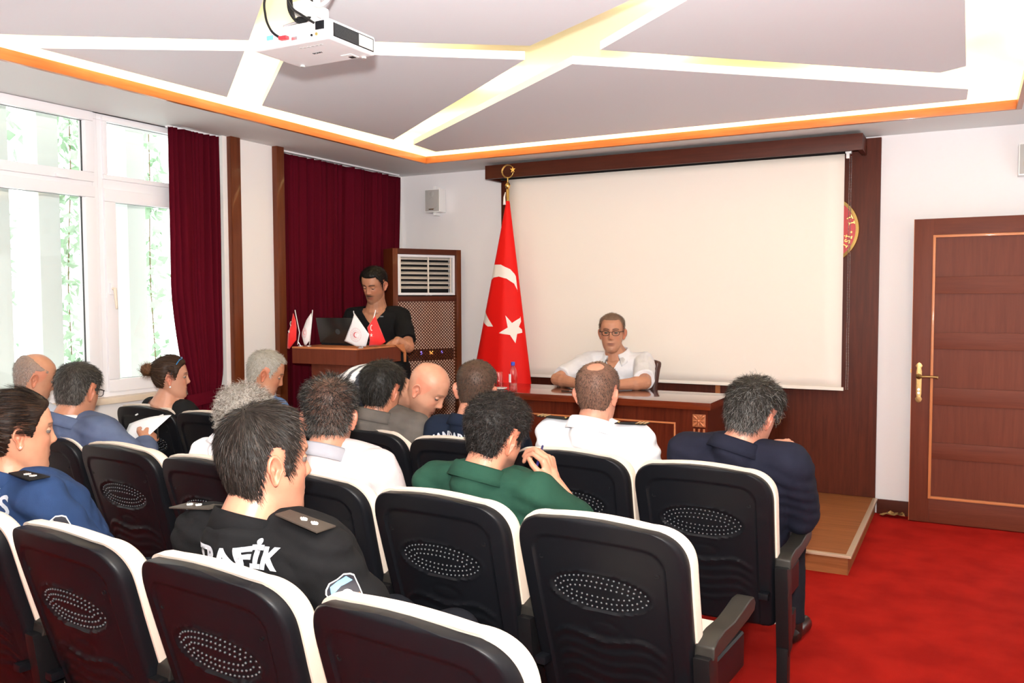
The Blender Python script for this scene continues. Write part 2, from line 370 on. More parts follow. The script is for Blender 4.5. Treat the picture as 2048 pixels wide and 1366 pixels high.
B().box((-4.50,4.76,2.585),(-4.47,6.27,2.597)).build('rail','pvc',ct)
# ---- stage ----
st=thing('stage_platform','low wooden stage platform with pale metal edging on the red carpet','platform')
B().box((XL+.01,4.86,0),(-.545,YF-.002,.098)).build('riser','deck',st)
B().box((XL+.01,4.86,.098),(-.545,YF-.002,.108)).build('deck','deck',st)
B().box((XL+.01,4.842,.096),(-.527,4.872,.111)).build('edge_strip','lip',st,bevel=.002)
B().box((-.557,4.872,.096),(-.527,YF-.04,.111)).build('edge_strip','lip',st,bevel=.002)
# ---- mahogany wall panelling behind the screen ----
wp=thing('wall_panelling','tall dark mahogany panelling on the front wall behind the projection screen','panelling',(0,0,0))
for x0,x1 in ((-3.49,-2.51),(-2.50,-1.53),(-1.52,-.545)):
    B().box((x0,YF-.035,.11),(x1,YF-.001,2.584)).build('panel','panel',wp,bevel=.003)
for x in (-2.56,-1.66): B().box((x,YF-.05,.11),(x+.035,YF-.034,2.3)).build('batten','mold',wp,bevel=.003)
# valance beam
vb=thing('screen_valance','dark mahogany beam across the top of the projection screen','beam')
B().box((-3.49,6.085,2.468),(-.635,6.115,2.576)).build('front_board','panelx',vb,bevel=.002)
B().box((-.665,6.115,2.468),(-.635,YF-.036,2.576)).build('side_board','panel',vb,bevel=.002)
B().box((-3.49,6.115,2.468),(-3.46,YF-.036,2.576)).build('side_board','panel',vb,bevel=.002)
B().box((-3.46,6.115,2.55),(-.665,YF-.036,2.57)).build('top_board','panelx',vb)
# ---- projection screen ----
ps=thing('projection_screen','large white pull-down projection screen on the front wall','screen')
B().cap((-3.40,6.20,2.487),.024,(-.745,6.20,2.487),.024,20,(True,True)).build('roller','blackm',ps,smooth=True)
nu,nv=20,24;V=[];Fc=[]
for j in range(nv+1):
    for i in range(nu+1):
        u=i/nu;v=j/nv; V.append((-3.345+2.588*u+(.0)*v,6.195+.006*math.sin(u*5+v*2)*v,2.475-1.595*v))
for j in range(nv):
    for i in range(nu): p=j*(nu+1)+i;Fc.append((p,p+1,p+nu+2,p+nu+1))
o=B().add(V,Fc).build('fabric','screen',ps,smooth='all'); md=o.modifiers.new('t','SOLIDIFY');md.thickness=.003
for o_ in (B().box((-3.352,6.183,.862),(-.742,6.205,.885)),): o_.build('bottom_bar','screen',ps,bevel=.004)
br=B().box((-.752,6.175,2.465),(-.715,6.225,2.52)).build('bracket','white',ps,bevel=.005)
B().box((-.745,6.165,2.43),(-.725,6.195,2.468)).build('chain_guide','white',br,bevel=.003)
cm=B()
for i in range(0,150):
    z=2.44-i*.0105
    for dx in (0,.012): cm.lathe([(.0012,-.0038),(.0033,0),(.0012,.0038)],(-.725+dx+.0008*math.sin(i*.2),6.18,z),6)
cm.build('bead_chain','steel',ps,kind='stuff')
# ---- round emblem on the panelling ----
EC=Vector((-.917,YF-.036,1.968)); ER=.245
em=thing('round_emblem','round red and gold emblem plaque half hidden by the projection screen','emblem',EC)
B().lathe([(ER-.018,-.012),(ER-.018,0),(.001,0),(.001,-.012)][::-1],(0,0,0),64,'y').build('disc','redplain',em,smooth=True)
B().lathe([(ER-.024,0),(ER-.024,-.02),(ER-.004,-.022),(ER,-.016),(ER,0)],(0,0,0),72,'y').build('rim','gold',em,smooth=True)
def em_text(s,r,a0,da,size,inv=False):
    for i,ch in enumerate(s):
        a=a0-i*da if not inv else a0+i*da
        me=text_mesh(ch,size,.003,.001); th=a-PI/2 if not inv else a+PI/2
        me.transform(frame_mat((r*math.cos(a),-.016,r*math.sin(a)),(math.cos(th),0,math.sin(th)),(-math.sin(th),0,math.cos(th)),(0,-1,0))); link('letter',me,'gold',em)
em_text('Tİ',.178,.42,.20,.055)
em_text('İSİ',.205,-.62,.17,.055,True)
B().add(*(lambda P:([(x,-.0165,z) for x,z in P],[tuple(range(len(P)))]))(star_poly(.011,c=(.192,-.02)))).build('dot','gold',em)
B().lathe([(.10,-.012),(.10,-.02),(.105,-.02),(.105,-.012)],(0,0,0),48,'y').build('inner_ring','gold',em)
# ---- door leaf, opened flat in front of the wall ----
d_=bpy.data.objects.new('door_1',None); COL.objects.link(d_); d_['kind']='structure'
X0,X1,YD,ZD=-.325,.70,6.25,2.01
m_=B().box((X0,YD,.006),(X0+.118,YD+.04,ZD)).box((X1-.118,YD,.006),(X1,YD+.04,ZD)); m_.build('stile','door',d_,bevel=.002)
B().box((X0+.118,YD,ZD-.107),(X1-.118,YD+.04,ZD)).build('rail','doorx',d_,bevel=.001)
B().box((X0+.118,YD,.006),(X1-.118,YD+.04,.165)).build('rail','doorx',d_,bevel=.001)
B().box((X0+.10,YD+.014,.15),(X1-.10,YD+.03,ZD-.09)).build('back_panel','door',d_)
mm=B(); a,b,c,e=X0+.112,X1-.112,.165,ZD-.107
for q in (((a,c),(a+.017,e)),((b-.017,c),(b,e))): B().box((q[0][0],YD-.009,q[0][1]),(q[1][0],YD+.015,q[1][1])).build('moulding','mold',d_,bevel=.004)
for q in (((a,c),(b,c+.017)),((a,e-.017),(b,e))): B().box((q[0][0],YD-.0085,q[0][1]),(q[1][0],YD+.015,q[1][1])).build('moulding','moldx',d_,bevel=.004)
for z0,z1 in ((1.519,1.633),(1.158,1.267),(.789,.904),(.433,.54)):
    B().box((a+.017,YD+.004,z0),(b-.017,YD+.016,z1)).build('crossbar','doorx',d_,bevel=.003)
B().box((X0-.002,YD+.0,.006),(X0+.0005,YD+.04,ZD)).build('edge_band','mold',d_)
hp=B(); hx=X0+.045
prof=[(0,.80),(.014,.805),(.022,.825),(.013,.84),(.017,.86),(.017,1.01),(.013,1.03),(.022,1.045),(.012,1.06),(0,1.068)]
poly=[(hx+x,z) for x,z in prof]+[(hx-x,z) for x,z in prof[::-1][1:-1]]
pl=hp.prism(poly,YD-.006,YD,'y').build('handle_plate','brass',d_,bevel=.002)
B().tube([(hx,YD-.005,.975),(hx,YD-.045,.975),(hx+.02,YD-.05,.976),(hx+.06,YD-.05,.978),(hx+.10,YD-.05,.977),(hx+.115,YD-.05,.975)],[.010,.010,.009,.0075,.009,.012],12).lathe([(.018,-.006),(.018,-.02),(.008,-.024)],(hx,YD,.975),20,'y').build('door_handle','brass',d_,smooth='all')
B().lathe([(.008,-.006),(.008,-.011),(.001,-.011)],(hx,YD,.865),16,'y').lathe([(.008,-.006),(.008,-.011),(.001,-.011)],(hx,YD,.888),16,'y').build('lock_cylinder','steel',d_,smooth=True)
B().box((X0-.008,YD+.012,.995),(X0,YD+.026,1.02)).build('latch_bolt','brass',d_)
B().box((X1,YD-.004,.25),(X1+.012,YD+.03,.35)).box((X1,YD-.004,1.7),(X1+.012,YD+.03,1.8)).build('hinge','brass',d_)
B().box((X1+.01,YD+.005,.24),(XR,YD+.035,.36)).box((X1+.01,YD+.005,1.69),(XR,YD+.035,1.81)).build('hinge','brass',d_)
# ---- wall loudspeakers ----
def speaker(x,z,lab):
    t=thing('wall_speaker',lab,'speaker',(x,YF,z),0,'small loudspeakers on the front wall')
    B().box((-.077,-.115,-.1),(.077,-.015,.1)).build('cabinet','white',t,bevel=.006)
    g=B().box((-.070,-.119,-.092),(.070,-.114,.092)).build('grille','grey',t,bevel=.004)
    B().lathe([(.052,-.1195),(.05,-.122),(.001,-.1225)],(0,0,-.028),28,'y').build('cone','grey',g,smooth=True)
    B().lathe([(.022,-.1195),(.018,-.122),(.001,-.1225)],(0,0,.058),20,'y').build('tweeter','grey',g,smooth=True)
    B().box((-.012,-.085,.1),(.012,0,.125)).build('bracket','white',t,bevel=.003); B().box((-.012,-.085,-.125),(.012,0,-.1)).build('bracket','white',t,bevel=.003)
    B().box((-.03,-.1235,-.078),(.02,-.1225,-.070)).build('label_strip','brass',t)
speaker(-4.13,2.35,'small white wall loudspeaker left of the flag, above the air conditioner')
speaker(.335,2.36,'small white wall loudspeaker above the door at the right edge')
# ================= AUDITORIUM CHAIRS =================
def sstep(a,b,x): 
    t=np.clip((x-a)/(b-a),0,1); return t*t*(3-2*t)
ZT,ZB=.89,.285
def yback(z): return .175*((ZT-z)/(ZT-ZB))**1.1 if z<ZT else 0.0
def outline(n=96,grow=0.0,zb=ZB,zt=ZT):
    """rounded trapezoid outline of the seat back, as (x,z)"""
    wt,wb=.247+grow,.232+grow; P=[]
    zt=zt+grow; zb=zb-grow*.3
    def corner(cx,cz,rx,rz,a0,a1,k=14):
        for i in range(k+1):
            a=a0+(a1-a0)*i/k; P.append((cx+rx*math.copysign(abs(math.cos(a))**.85,math.cos(a)),cz+rz*math.copysign(abs(math.sin(a))**.85,math.sin(a))))
    corner(wt-.105,zt-.105-.012,.105,.105,0,PI/2)
    for i in range(1,8): x=(wt-.105)*(1-2*i/8); P.append((x,zt-.012+.012*(1-(x/(wt-.105))**2)))
    corner(-(wt-.105),zt-.105-.012,.105,.105,PI/2,PI)
    for i in range(1,10): t=i/10; P.append((-(wt+(wb-wt)*t),zt-.117-(zt-.117-zb-.03)*t))
    corner(-(wb-.03),zb+.03,.03,.03,PI,1.5*PI,6)
    corner(wb-.03,zb+.03,.03,.03,1.5*PI,2*PI,6)
    for i in range(1,10): t=1-i/10; P.append((wt+(wb-wt)*t,zt-.117-(zt-.117-zb-.03)*t))
    return P
def back_relief(x,z):
    """outward relief (towards -y) of the moulded plastic rear face"""
    x=np.asarray(x);z=np.asarray(z)
    h=np.zeros_like(x)
    # recessed field inside the rim
    zt_=ZT-.055-.02*(np.abs(x)/.2)**3; wl=.247-.046-.015*(ZT-z)/.6
    dx=wl-np.abs(x); dz=zt_-z; dd=np.minimum(dx,dz); 
    rr=.05; inx=np.clip(rr-dx,0,None); inz=np.clip(rr-dz,0,None); dd=np.where((dx<rr)&(dz<rr),rr-np.sqrt(inx**2+inz**2),dd)
    h-=.007*sstep(0,.009,dd)
    # oval dish
    e=np.sqrt((x/.152)**2+((z-.675)/.060)**2)
    h-=.006*(1-sstep(.90,1.0,e)); h+=.003*np.exp(-((e-1.02)/.04)**2)
    # small oval below
    e2=np.sqrt((x/.05)**2+((z-.565)/.022)**2); h-=.0025*np.exp(-((e2-1)/.22)**2)
    # wavy ridges
    for i,z0 in enumerate((.525,.487,.45,.413,.376)):
        ww=.175-.004*i
        c=z0+.018*np.exp(-((np.abs(x)-.10)/.06)**2)-.022*sstep(.12,.19,np.abs(x))*1.2
        edge=1-sstep(ww-.02,ww,np.abs(x))
        prof=np.where(z>c,np.exp(-((z-c)/.0035)**2),np.exp(-((z-c)/.013)**2))
        h+=(.006 if i==0 else .0035)*prof*edge
    return h
def make_chair():
    t=thing('auditorium_chair','x','chair')
    # --- shell: grid mapped into the outline
    out=outline(); n=len(out); cx,cz=0,.60
    rings=[]; ts=list(np.linspace(0,.80,30))+list(np.linspace(.82,1,12))
    V=[];Fc=[]
    # use a dense rectangular grid clipped by radial mapping: columns nx, rows nz
    nx,nz=74,96
    zs=np.linspace(0,1,nz+1)
    def halfw(z):
        # half width of outline at height z
        best=0
        for i in range(n):
            (x0,z0),(x1,z1)=out[i],out[(i+1)%n]
            if (z0-z)*(z1-z)<=0 and abs(z1-z0)>1e-9:
                x=x0+(x1-x0)*(z-z0)/(z1-z0); best=max(best,x)
        return best
    zz=[ZB+.0008+(ZT-ZB-.0016)*(.5-.5*math.cos(PI*s))*.25+(ZT-ZB-.0016)*s*.75 for s in zs]
    zz=[ZB+.0006]+zz[1:-1]+[ZT-.0006]
    hw=[halfw(z) for z in zz]
    for j,z in enumerate(zz):
        for i in range(nx+1):
            s=i/nx*2-1; s=.75*s+.25*math.sin(s*PI/2)
            V.append((s*hw[j],z))
    A=np.array(V); x,z=A[:,0],A[:,1]
    hwv=np.repeat(hw,nx+1)
    de=np.minimum(np.minimum(hwv-np.abs(x),ZT-z+.0),z-ZB); 
    # corner aware edge distance through local half width change
    edge=np.clip(1-np.minimum(hwv-np.abs(x),(ZT+.012*0-z)*1.0)/.012,0,1)
    edge=np.maximum(edge,np.clip(1-(z-ZB)/.010,0,1))
    h=back_relief(x,z)-.010*edge**2
    yb=np.array([yback(q) for q in z])
    curve=.030*(np.abs(x)/.247)**2.2       # sides wrap forward
    y=yb+curve-h
    Vt=[(a,b,c) for a,b,c in zip(x,y,z)]
    yf=yb+curve+.036
    Vf=[(a*1.0,b,c) for a,b,c in zip(x,yf,z)]
    N=len(Vt); w_=nx+1
    for j in range(nz):
        for i in range(nx):
            p=j*w_+i; Fc.append((p,p+1,p+w_+1,p+w_)); Fc.append((N+p,N+p+w_,N+p+w_+1,N+p+1))
    for j in range(nz):
        a=j*w_; Fc.append((a,a+w_,a+w_+N,a+N)); b=a+nx; Fc.append((b,b+N,b+w_+N,b+w_))
    for i in range(nx):
        Fc.append((i,i+N,i+1+N,i+1)); a=nz*w_+i; Fc.append((a,a+1,a+1+N,a+N))
    sh=B().add(Vt+Vf,Fc).build('back_shell','black',t,smooth=True)
    # --- studs in the oval
    sm=B()
    for (a,b,pitch,off) in ((.138,.0465,.0150,0),(.120,.0305,.0150,.3),(.098,.0145,.0150,.1)):
        # walk the ellipse by arclength
        tt=np.linspace(0,2*PI,720); px=a*np.cos(tt+off);pz=b*np.sin(tt+off); ds=np.hypot(np.diff(px),np.diff(pz)); L=np.concatenate([[0],np.cumsum(ds)])
        k=int(L[-1]/pitch)
        for q in range(k):
            s=L[-1]*q/k; X=np.interp(s,L,px);Z=.675+np.interp(s,L,pz)
            Y=yback(Z)+.030*(abs(X)/.247)**2.2-float(back_relief(X,Z))
            sm.lathe([(.0036,.0005),(.0033,-.0022),(.0018,-.0038),(.0003,-.0042)],(X,Y,Z),8,'y')
    sm.build('studs','stud',sh,smooth='all',kind='stuff')
    for sx in (-1,1):
        X,Z=sx*.17,.755; Y=yback(Z)+.030*(X/.247)**2-float(back_relief(X,Z))
        B().lathe([(.0075,.001),(.0075,-.002),(.0045,-.0022),(.0042,.0),(.0005,0)],(X,Y,Z),14,'y').build('screw','blackm',sh,smooth=True)
    for sx in (-1,1):   # hinge bosses low on the rear face
        X,Z=sx*.208,.42; Y=yback(Z)+.02
        B().box((X-.017,Y-.04,Z-.012),(X+.017,Y,Z+.012)).build('boss','black',sh,bevel=.006)
    # --- cushion in front
    o2=outline(grow=.006); m=len(o2); V=[];Fc=[]
    lay=[(.0,.985,1.0),(.0,1.0,1.0),(.026,1.012,1.004),(.042,1.0,.998),(.056,.96,.975),(.064,.86,.92),(.068,.6,.7),(.07,.25,.3)]
    for dy,sx,sz in lay:
        for (x,z) in o2:
            X=x*sx; Z=.62+(z-.62)*sz; V.append((X,yback(min(Z,ZT))+.030*(min(abs(x),.247)/.247)**2.2*sx+.034+dy,Z))
    for l in range(len(lay)-1):
        for i in range(m): Fc.append((l*m+i,l*m+(i+1)%m,(l+1)*m+(i+1)%m,(l+1)*m+i))
    Fc.append(tuple(range(m))); Fc.append(tuple((len(lay)-1)*m+i for i in range(m))[::-1])
    B().add(V,Fc).build('back_cushion','beige',t,smooth=True)
    # --- seat cushion and pan
    B().box((-.200,.225,.405),(.200,.650,.438)).build('seat_cushion','beige',t,bevel=.022,seg=4)
    B().box((-.222,.20,.30),(.222,.665,.418)).build('seat_pan','black',t,bevel=.015,seg=3)
    return t
def arm_parts(t,x):
    """arm rest, upright plate, bracket and foot at local x"""
    prof=[(-.005,.520),(.0,.555),(.03,.568),(.10,.574),(.20,.570),(.28,.578),(.36,.588),(.405,.586),(.424,.565),(.41,.542),(.34,.534),(.22,.528),(.08,.522)]
    prof=[(.15+y_*.90,z_) for y_,z_ in prof]
    a=B().prism(prof,x-.027,x+.027,'x').build('armrest','armr',t,bevel=.007,seg=3)
    B().prism([(.12,.53),(.19,.53),(.225,.22),(.165,.20)],x-.022,x+.022,'x').build('side_plate','blackm',t,bevel=.004)
    B().prism([(.19,.33),(.285,.345),(.285,.27),(.195,.215)],x-.018,x+.020,'x').build('seat_bracket','black',t,bevel=.005)
    B().box((x-.019,.155,.012),(x+.019,.20,.23)).build('leg','blackm',t,bevel=.003)
    B().box((x-.025,.10,0),(x+.025,.36,.016)).build('foot','blackm',t,bevel=.005)
proto=make_chair(); arm_parts(proto,.2655)
CS=(1.04,1.0,1.01)
def scale_tree(o):
    for c in o.children:
        c.data.transform(Matrix.Diagonal((*CS,1))); scale_tree(c)
scale_tree(proto)
def copy_tree(o,parent=None):
    c=o.copy(); COL.objects.link(c)
    if parent is not None: c.parent=parent
    for ch in list(o.children): copy_tree(ch,c)
    return c
ROWS=[((-.850,2.983),(-.5463,.0428),7),((-.895,2.108),(-.556,.046),7),((-.957,1.283),(-.568,.034),4)]
lab={(0,0):'front row auditorium chair under the man in the dark navy suit, at the aisle end',
(0,1):'front row auditorium chair behind the white-shirted officer',(0,2):'front row auditorium chair behind the man with NDAR lettering',
(0,3):'front row auditorium chair behind the man in the grey suit',(0,4):'front row auditorium chair hidden behind the spiky-haired man',
(0,5):'front row auditorium chair behind the silver-haired man in blue',(0,6):'front row auditorium chair behind the woman with the bun, nearest the window',
(1,0):'empty middle row auditorium chair at the aisle end, whole black back in view',(1,1):'middle row auditorium chair behind the man in the green polo',
(1,2):'middle row auditorium chair behind the spiky-haired man in pale polo',(1,3):'middle row auditorium chair just left of the black TRAFİK shirt officer',
(1,4):'empty middle row auditorium chair below the held sheet of paper',(1,5):'middle row auditorium chair behind the man in the blue-grey jacket',
(1,6):'middle row auditorium chair at the left edge hidden behind the policewoman',
(2,0):'empty back row auditorium chair at the bottom centre of the photo, cut by the frame',(2,1):'back row auditorium chair behind the officer with TRAFİK on his back',
(2,2):'empty back row auditorium chair at lower left beside a white paper',(2,3):'back row auditorium chair cut by the left edge, behind the policewoman',
(2,4):'back row auditorium chair outside the left edge beyond the policewoman'}
first=True; CH={}
for ri,((cx_,cy_),(dx_,dy_),n_) in enumerate(ROWS):
    for k_ in range(n_):
        ox,oy=cx_+dx_*k_,cy_+dy_*k_; a_=-math.radians((2.0,4.0,5.5)[ri])
        o=proto if first else copy_tree(proto); first=False
        o.location=(ox,oy,0); o.rotation_euler=(0,0,a_); o['label']=lab[(ri,k_)]; o['group']='auditorium chairs in three rows'; CH[(ri,k_)]=o
for key in ((0,6),(1,6),(2,3)):
    n0=set(CH[key].children); arm_parts(CH[key],-.2655)
    for c in CH[key].children:
        if c not in n0: c.data.transform(Matrix.Diagonal((*CS,1)))
# ================= FURNITURE =================
# air conditioner cabinet
ac=thing('air_conditioner_cabinet','tall wooden cabinet with white louvres and lattice housing an air conditioner','air conditioner')
AM=frame_mat((-4.175,5.75,0),(.517,.856,0),(-.856,.517,0),(0,0,1))   # local x along the front, y into the cabinet
ac.matrix_world=AM
W_,H_=.63,1.915
M['acside']=M['post']
B().box((0,0,0),(.045,.20,H_)).build('side','post',ac,bevel=.002); B().box((W_-.045,0,0),(W_,.20,H_)).build('side','post',ac,bevel=.002)
B().box((.045,0,H_-.045),(W_-.045,.20,H_)).build('top_rail','panelx',ac,bevel=.002)
B().box((.045,0,1.475),(W_-.045,.05,1.52)).build('middle_rail','panelx',ac,bevel=.002)
B().box((.045,0,0),(W_-.045,.2,.08)).build('plinth','panelx',ac)
B().box((.045,.18,.08),(W_-.045,.2,H_-.045)).build('back_board','post',ac)
B().box((.05,.12,1.53),(W_-.05,.13,1.86)).build('dark_interior','blackm',ac)
fr=pane_frame(.05,W_-.05,1.53,1.868,.02,.02,.11); fr.build('louvre_frame','pvc',ac,xf=Matrix.Rotation(PI/2,4,'Z')@Matrix.Identity(4) if False else Matrix(((0,1,0,0),(1,0,0,0),(0,0,1,0),(0,0,0,1))),bevel=.002)
M['louv']=mat('louvre_plastic',(.66,.60,.54),.4)
for i in range(7):
    z=1.838-i*.0405
    B().box((.072,.035,z-.003),(W_-.075,.075,z+.003)).build('louvre','louv',ac,xf=T(0,.055,z)@Matrix.Rotation(math.radians(28),4,'X')@T(0,-.055,-z),bevel=.001)
for x in (.335,.545,.078): B().box((x-.006,.03,1.55),(x+.006,.04,1.86)).build('louvre_link','louv',ac)
B().box((.05,.03,1.522),(W_-.07,.04,1.548)).build('lower_strip','blackm',ac)
me=text_mesh('VESTEL',.022,.0008,.0008); me.transform(frame_mat((.33,.028,1.529),(1,0,0),(0,0,1),(0,-1,0))); link('brand_lettering',me,'white',ac)
M['acbody']=mat('air_conditioner_body',(.90,.68,.54),.5)
B().box((.045,.045,.08),(W_-.045,.06,1.475)).build('front_panel','acbody',ac)
B().box((.10,.036,.975),(.575,.045,1.075)).build('display_band','blackm',ac)
M['ledb']=mat('led_blue',(.1,.1,.9),.4,emit=((.22,.18,1),7)); M['ledo']=mat('led_orange',(.9,.4,.1),.4,emit=((1,.35,.08),6))
for s,x,mt in (('5',.265,'ledb'),('26',.36,'ledo'),('4',.455,'ledb')):
    me=text_mesh(s,.034,.0008,.001); me.transform(frame_mat((x,.034,1.03),(1,0,0),(0,0,1),(0,-1,0))); link('display_digit',me,mt,ac)
lt=B(); p=.0225; x0,x1,z0,z1=.045,W_-.045,.08,1.475
def clipseg(c,sgn):
    # line z = sgn*x + c inside the rectangle
    pts=[]
    for x in (x0,x1):
        z=sgn*x+c
        if z0<=z<=z1: pts.append((x,z))
    for z in (z0,z1):
        x=(z-c)*sgn
        if x0<x<x1: pts.append((x,z))
    return pts[:2] if len(pts)>=2 else None
for sgn,yy in ((1,.020),(-1,.0145)):
    c=-1.0
    while c<3:
        q=clipseg(c,sgn)
        if q and math.dist(*q)>.02:
            (xa,za),(xb,zb)=q; d=Vector((xb-xa,0,zb-za)).normalized(); s_=Vector((-d.z,0,d.x))*.0032
            a=Vector((xa,yy,za));b_=Vector((xb,yy,zb)); e=Vector((0,.005,0))
            lt.add([a-s_,b_-s_,b_+s_,a+s_,a-s_+e,b_-s_+e,b_+s_+e,a+s_+e],[(0,1,2,3),(7,6,5,4),(0,4,5,1),(3,2,6,7),(0,3,7,4),(1,5,6,2)])
        c+=p*1.2
lt.build('lattice','post',ac,kind='stuff')
# stage table
tb=thing('conference_table','long glossy mahogany table with carved front corner, on the stage','table')
TL,TR,TF,TBk,TZ=-3.15,-1.347,5.036,5.60,.87
B().box((TL,TF,TZ-.045),(TR,TBk,TZ)).build('tabletop','table',tb,bevel=.004)
B().box((TL+.03,TF+.05,.108),(TR-.03,TF+.08,TZ-.045)).build('front_panel','tablez',tb)
B().box((TR-.06,TF+.08,.108),(TR-.03,TBk-.03,TZ-.045)).build('side_panel','tablez',tb)
B().box((TL+.03,TF+.08,.108),(TL+.06,TBk-.03,TZ-.045)).build('side_panel','tablez',tb)
fy=TF+.05
for q in (((-2.92,.725),(-1.574,.735)),((-2.92,.2),(-1.574,.21)),((-2.92,.21),(-2.91,.725)),((-1.584,.21),(-1.574,.725))):
    B().box((q[0][0],fy-.008,q[0][1]),(q[1][0],fy,q[1][1])).build('moulding','moldx',tb,bevel=.003)
for cx in (-1.428,-3.07):
    ro=B().box((cx-.040,fy-.008,.715),(cx+.040,fy,.793)).build('rosette','gilt',tb,bevel=.003)
    pm=B()
    for i in range(8):
        a=2*PI*i/8; r=.034 if i%2==0 else .040
        if i%2: pm.cap((cx,fy-.008,.754),.006,(cx+r*math.cos(a),fy-.010,.754+r*math.sin(a)),.010,10)
        else: pm.cap((cx,fy-.010,.754),.006,(cx+r*.8*math.cos(a),fy-.012,.754+r*.8*math.sin(a)),.007,10)
    pm.lathe([(.011,-.008),(.011,-.016),(.006,-.021),(.001,-.022)],(cx,fy,.754),16,'y'); pm.build('petals','gilt',ro,smooth='all')
    for dx in (-.030,0,.030): B().cap((cx+dx,fy-.002,.705),.007,(cx+dx,fy-.002,.20),.007,10,(True,True)).build('flute','gilt',tb,smooth=True)
# water bottle, glass, saucer, pen
bt=thing('water_bottle','small clear plastic water bottle with blue cap on the stage table','bottle',(-2.715,5.10,TZ))
k2=1.0
B().lathe([(.026,0),(.028,.006),(.028,.055),(.0265,.06),(.028,.065),(.028,.11),(.027,.125),(.022,.145),(.013,.165),(.0115,.178)],(0,0,0),28).build('bottle_body','clear',bt,smooth='all')
B().lathe([(.0245,.003),(.0255,.01),(.0255,.052)],(0,0,0),24).build('water','clear',bt,smooth='all')
M['bluecap']=mat('blue_cap',(.02,.05,.45),.35); B().lathe([(.0135,.176),(.0138,.198),(.012,.200)],(0,0,0),24).build('cap','bluecap',bt,smooth=True)
V=[];
for i in range(9):
    a=math.radians(190+i*10)
    for z in (.062,.118): V.append((.0286*math.cos(a),.0286*math.sin(a),z))
B().add(V,[(2*i,2*i+2,2*i+3,2*i+1) for i in range(8)]).build('label','paper',bt,smooth='all')
gl=thing('drinking_glass','upturned clear drinking glass on a white saucer beside the bottle','glass',(-2.865,5.17,TZ+.012))
B().lathe([(.036,0),(.0365,.004),(.026,.105),(.024,.110),(.001,.110)],(0,0,0),28).build('glass_body','clear',gl,smooth='all')
tag(B().lathe([(.03,0),(.058,.008),(.06,.012),(.03,.011),(.001,.011)],(-2.865,5.17,TZ),32).build('saucer','white',smooth='all'),'white saucer under the upturned glass on the stage table','saucer')
pn=thing('pen','black pen lying on the stage table before the seated man','pen')
B().cap((-2.405,5.215,TZ+.006),.0035,(-2.30,5.19,TZ+.007),.005,10).build('barrel','blackm',pn,smooth='all')
B().box((-2.34,5.192,TZ+.010),(-2.302,5.20,TZ+.014)).build('clip','steel',pn)
# office chair behind the table
oc=thing('office_chair','dark brown leather office chair behind the man in the white polo','chair',(-2.27,6.0,.108))
M['leather']=mat('brown_leather',(.060,.018,.012),.4,bump=(.3,80))
V=B(); pts=[(x,.03*math.cos(x*5)-.03,z) for x in (0,) for z in (0,)]
sh=B()
nu,nv=16,14;Vv=[];Fc=[]
for j in range(nv+1):
    for i in range(nu+1):
        u=i/nu*2-1;v=j/nv; hwid=.24+.065*v; zz_=.42+.525*v-.02*abs(u)**4*(v>.9); Vv.append((u*hwid,-.02-.05*(1-u*u)*0+.03*v-.05*abs(u)**2+.06,zz_))
for j in range(nv):
    for i in range(nu): p_=j*(nu+1)+i;Fc.append((p_,p_+1,p_+nu+2,p_+nu+1))
o=sh.add(Vv,Fc).build('backrest','leather',oc,smooth='all');md=o.modifiers.new('t','SOLIDIFY');md.thickness=.05;md2=o.modifiers.new('b','BEVEL');md2.width=.018;md2.segments=3
B().box((-.25,-.45,.38),(.25,.03,.46)).build('seat','leather',oc,bevel=.03,seg=3)
B().cap((0,-.2,.06),.028,(0,-.2,.38),.028,16).build('column','steel',oc,smooth=True)
for i in range(5):
    a=2*PI*i/5+.3; l=B().cap((0,-.2,.09),.022,(.20*math.cos(a),-.2+.20*math.sin(a),.06),.014,10).build('leg','blackm',oc,smooth=True)
    B().lathe([(.026,-.012),(.026,.012)],(.20*math.cos(a),-.2+.20*math.sin(a),.026),14,'x').build('castor','blackm',l,smooth=True)
# lectern
lc=thing('lectern','wide reddish brown wooden lectern carrying the laptop and small flags','lectern')
LX0,LX1,LY0,LY1,LZ=-4.13,-3.565,4.50,5.02,1.172
B().box((LX0,LY0,LZ-.012),(LX1,LY1,LZ)).build('top_board','moldx',lc,bevel=.003)
B().box((LX0,LY0+.003,LZ-.115),(LX1-.006,LY0+.025,LZ-.012)).build('front_apron','door',lc)
B().box((LX1-.025,LY0+.025,LZ-.115),(LX1-.004,LY1-.02,LZ-.012)).build('side_apron','door',lc)
B().box((LX0+.003,LY0+.025,LZ-.115),(LX0+.025,LY1-.02,LZ-.012)).build('side_apron','door',lc)
B().prism([(LY1-.10,LZ+.002),(LY1,LZ+.006),(LY1+.03,LZ-.06),(LY1+.03,LZ-.125),(LY1+.02,LZ-.125),(LY1+.015,LZ-.06)],LX1-.006,LX1+.008,'x').build('lip','moldx',lc)
B().box((-4.01,4.56,.06),(-3.66,5.0,LZ-.115)).build('column','door',lc,bevel=.004)
B().box((-4.06,4.52,0),(-3.61,5.04,.06)).build('plinth','door',lc,bevel=.004)
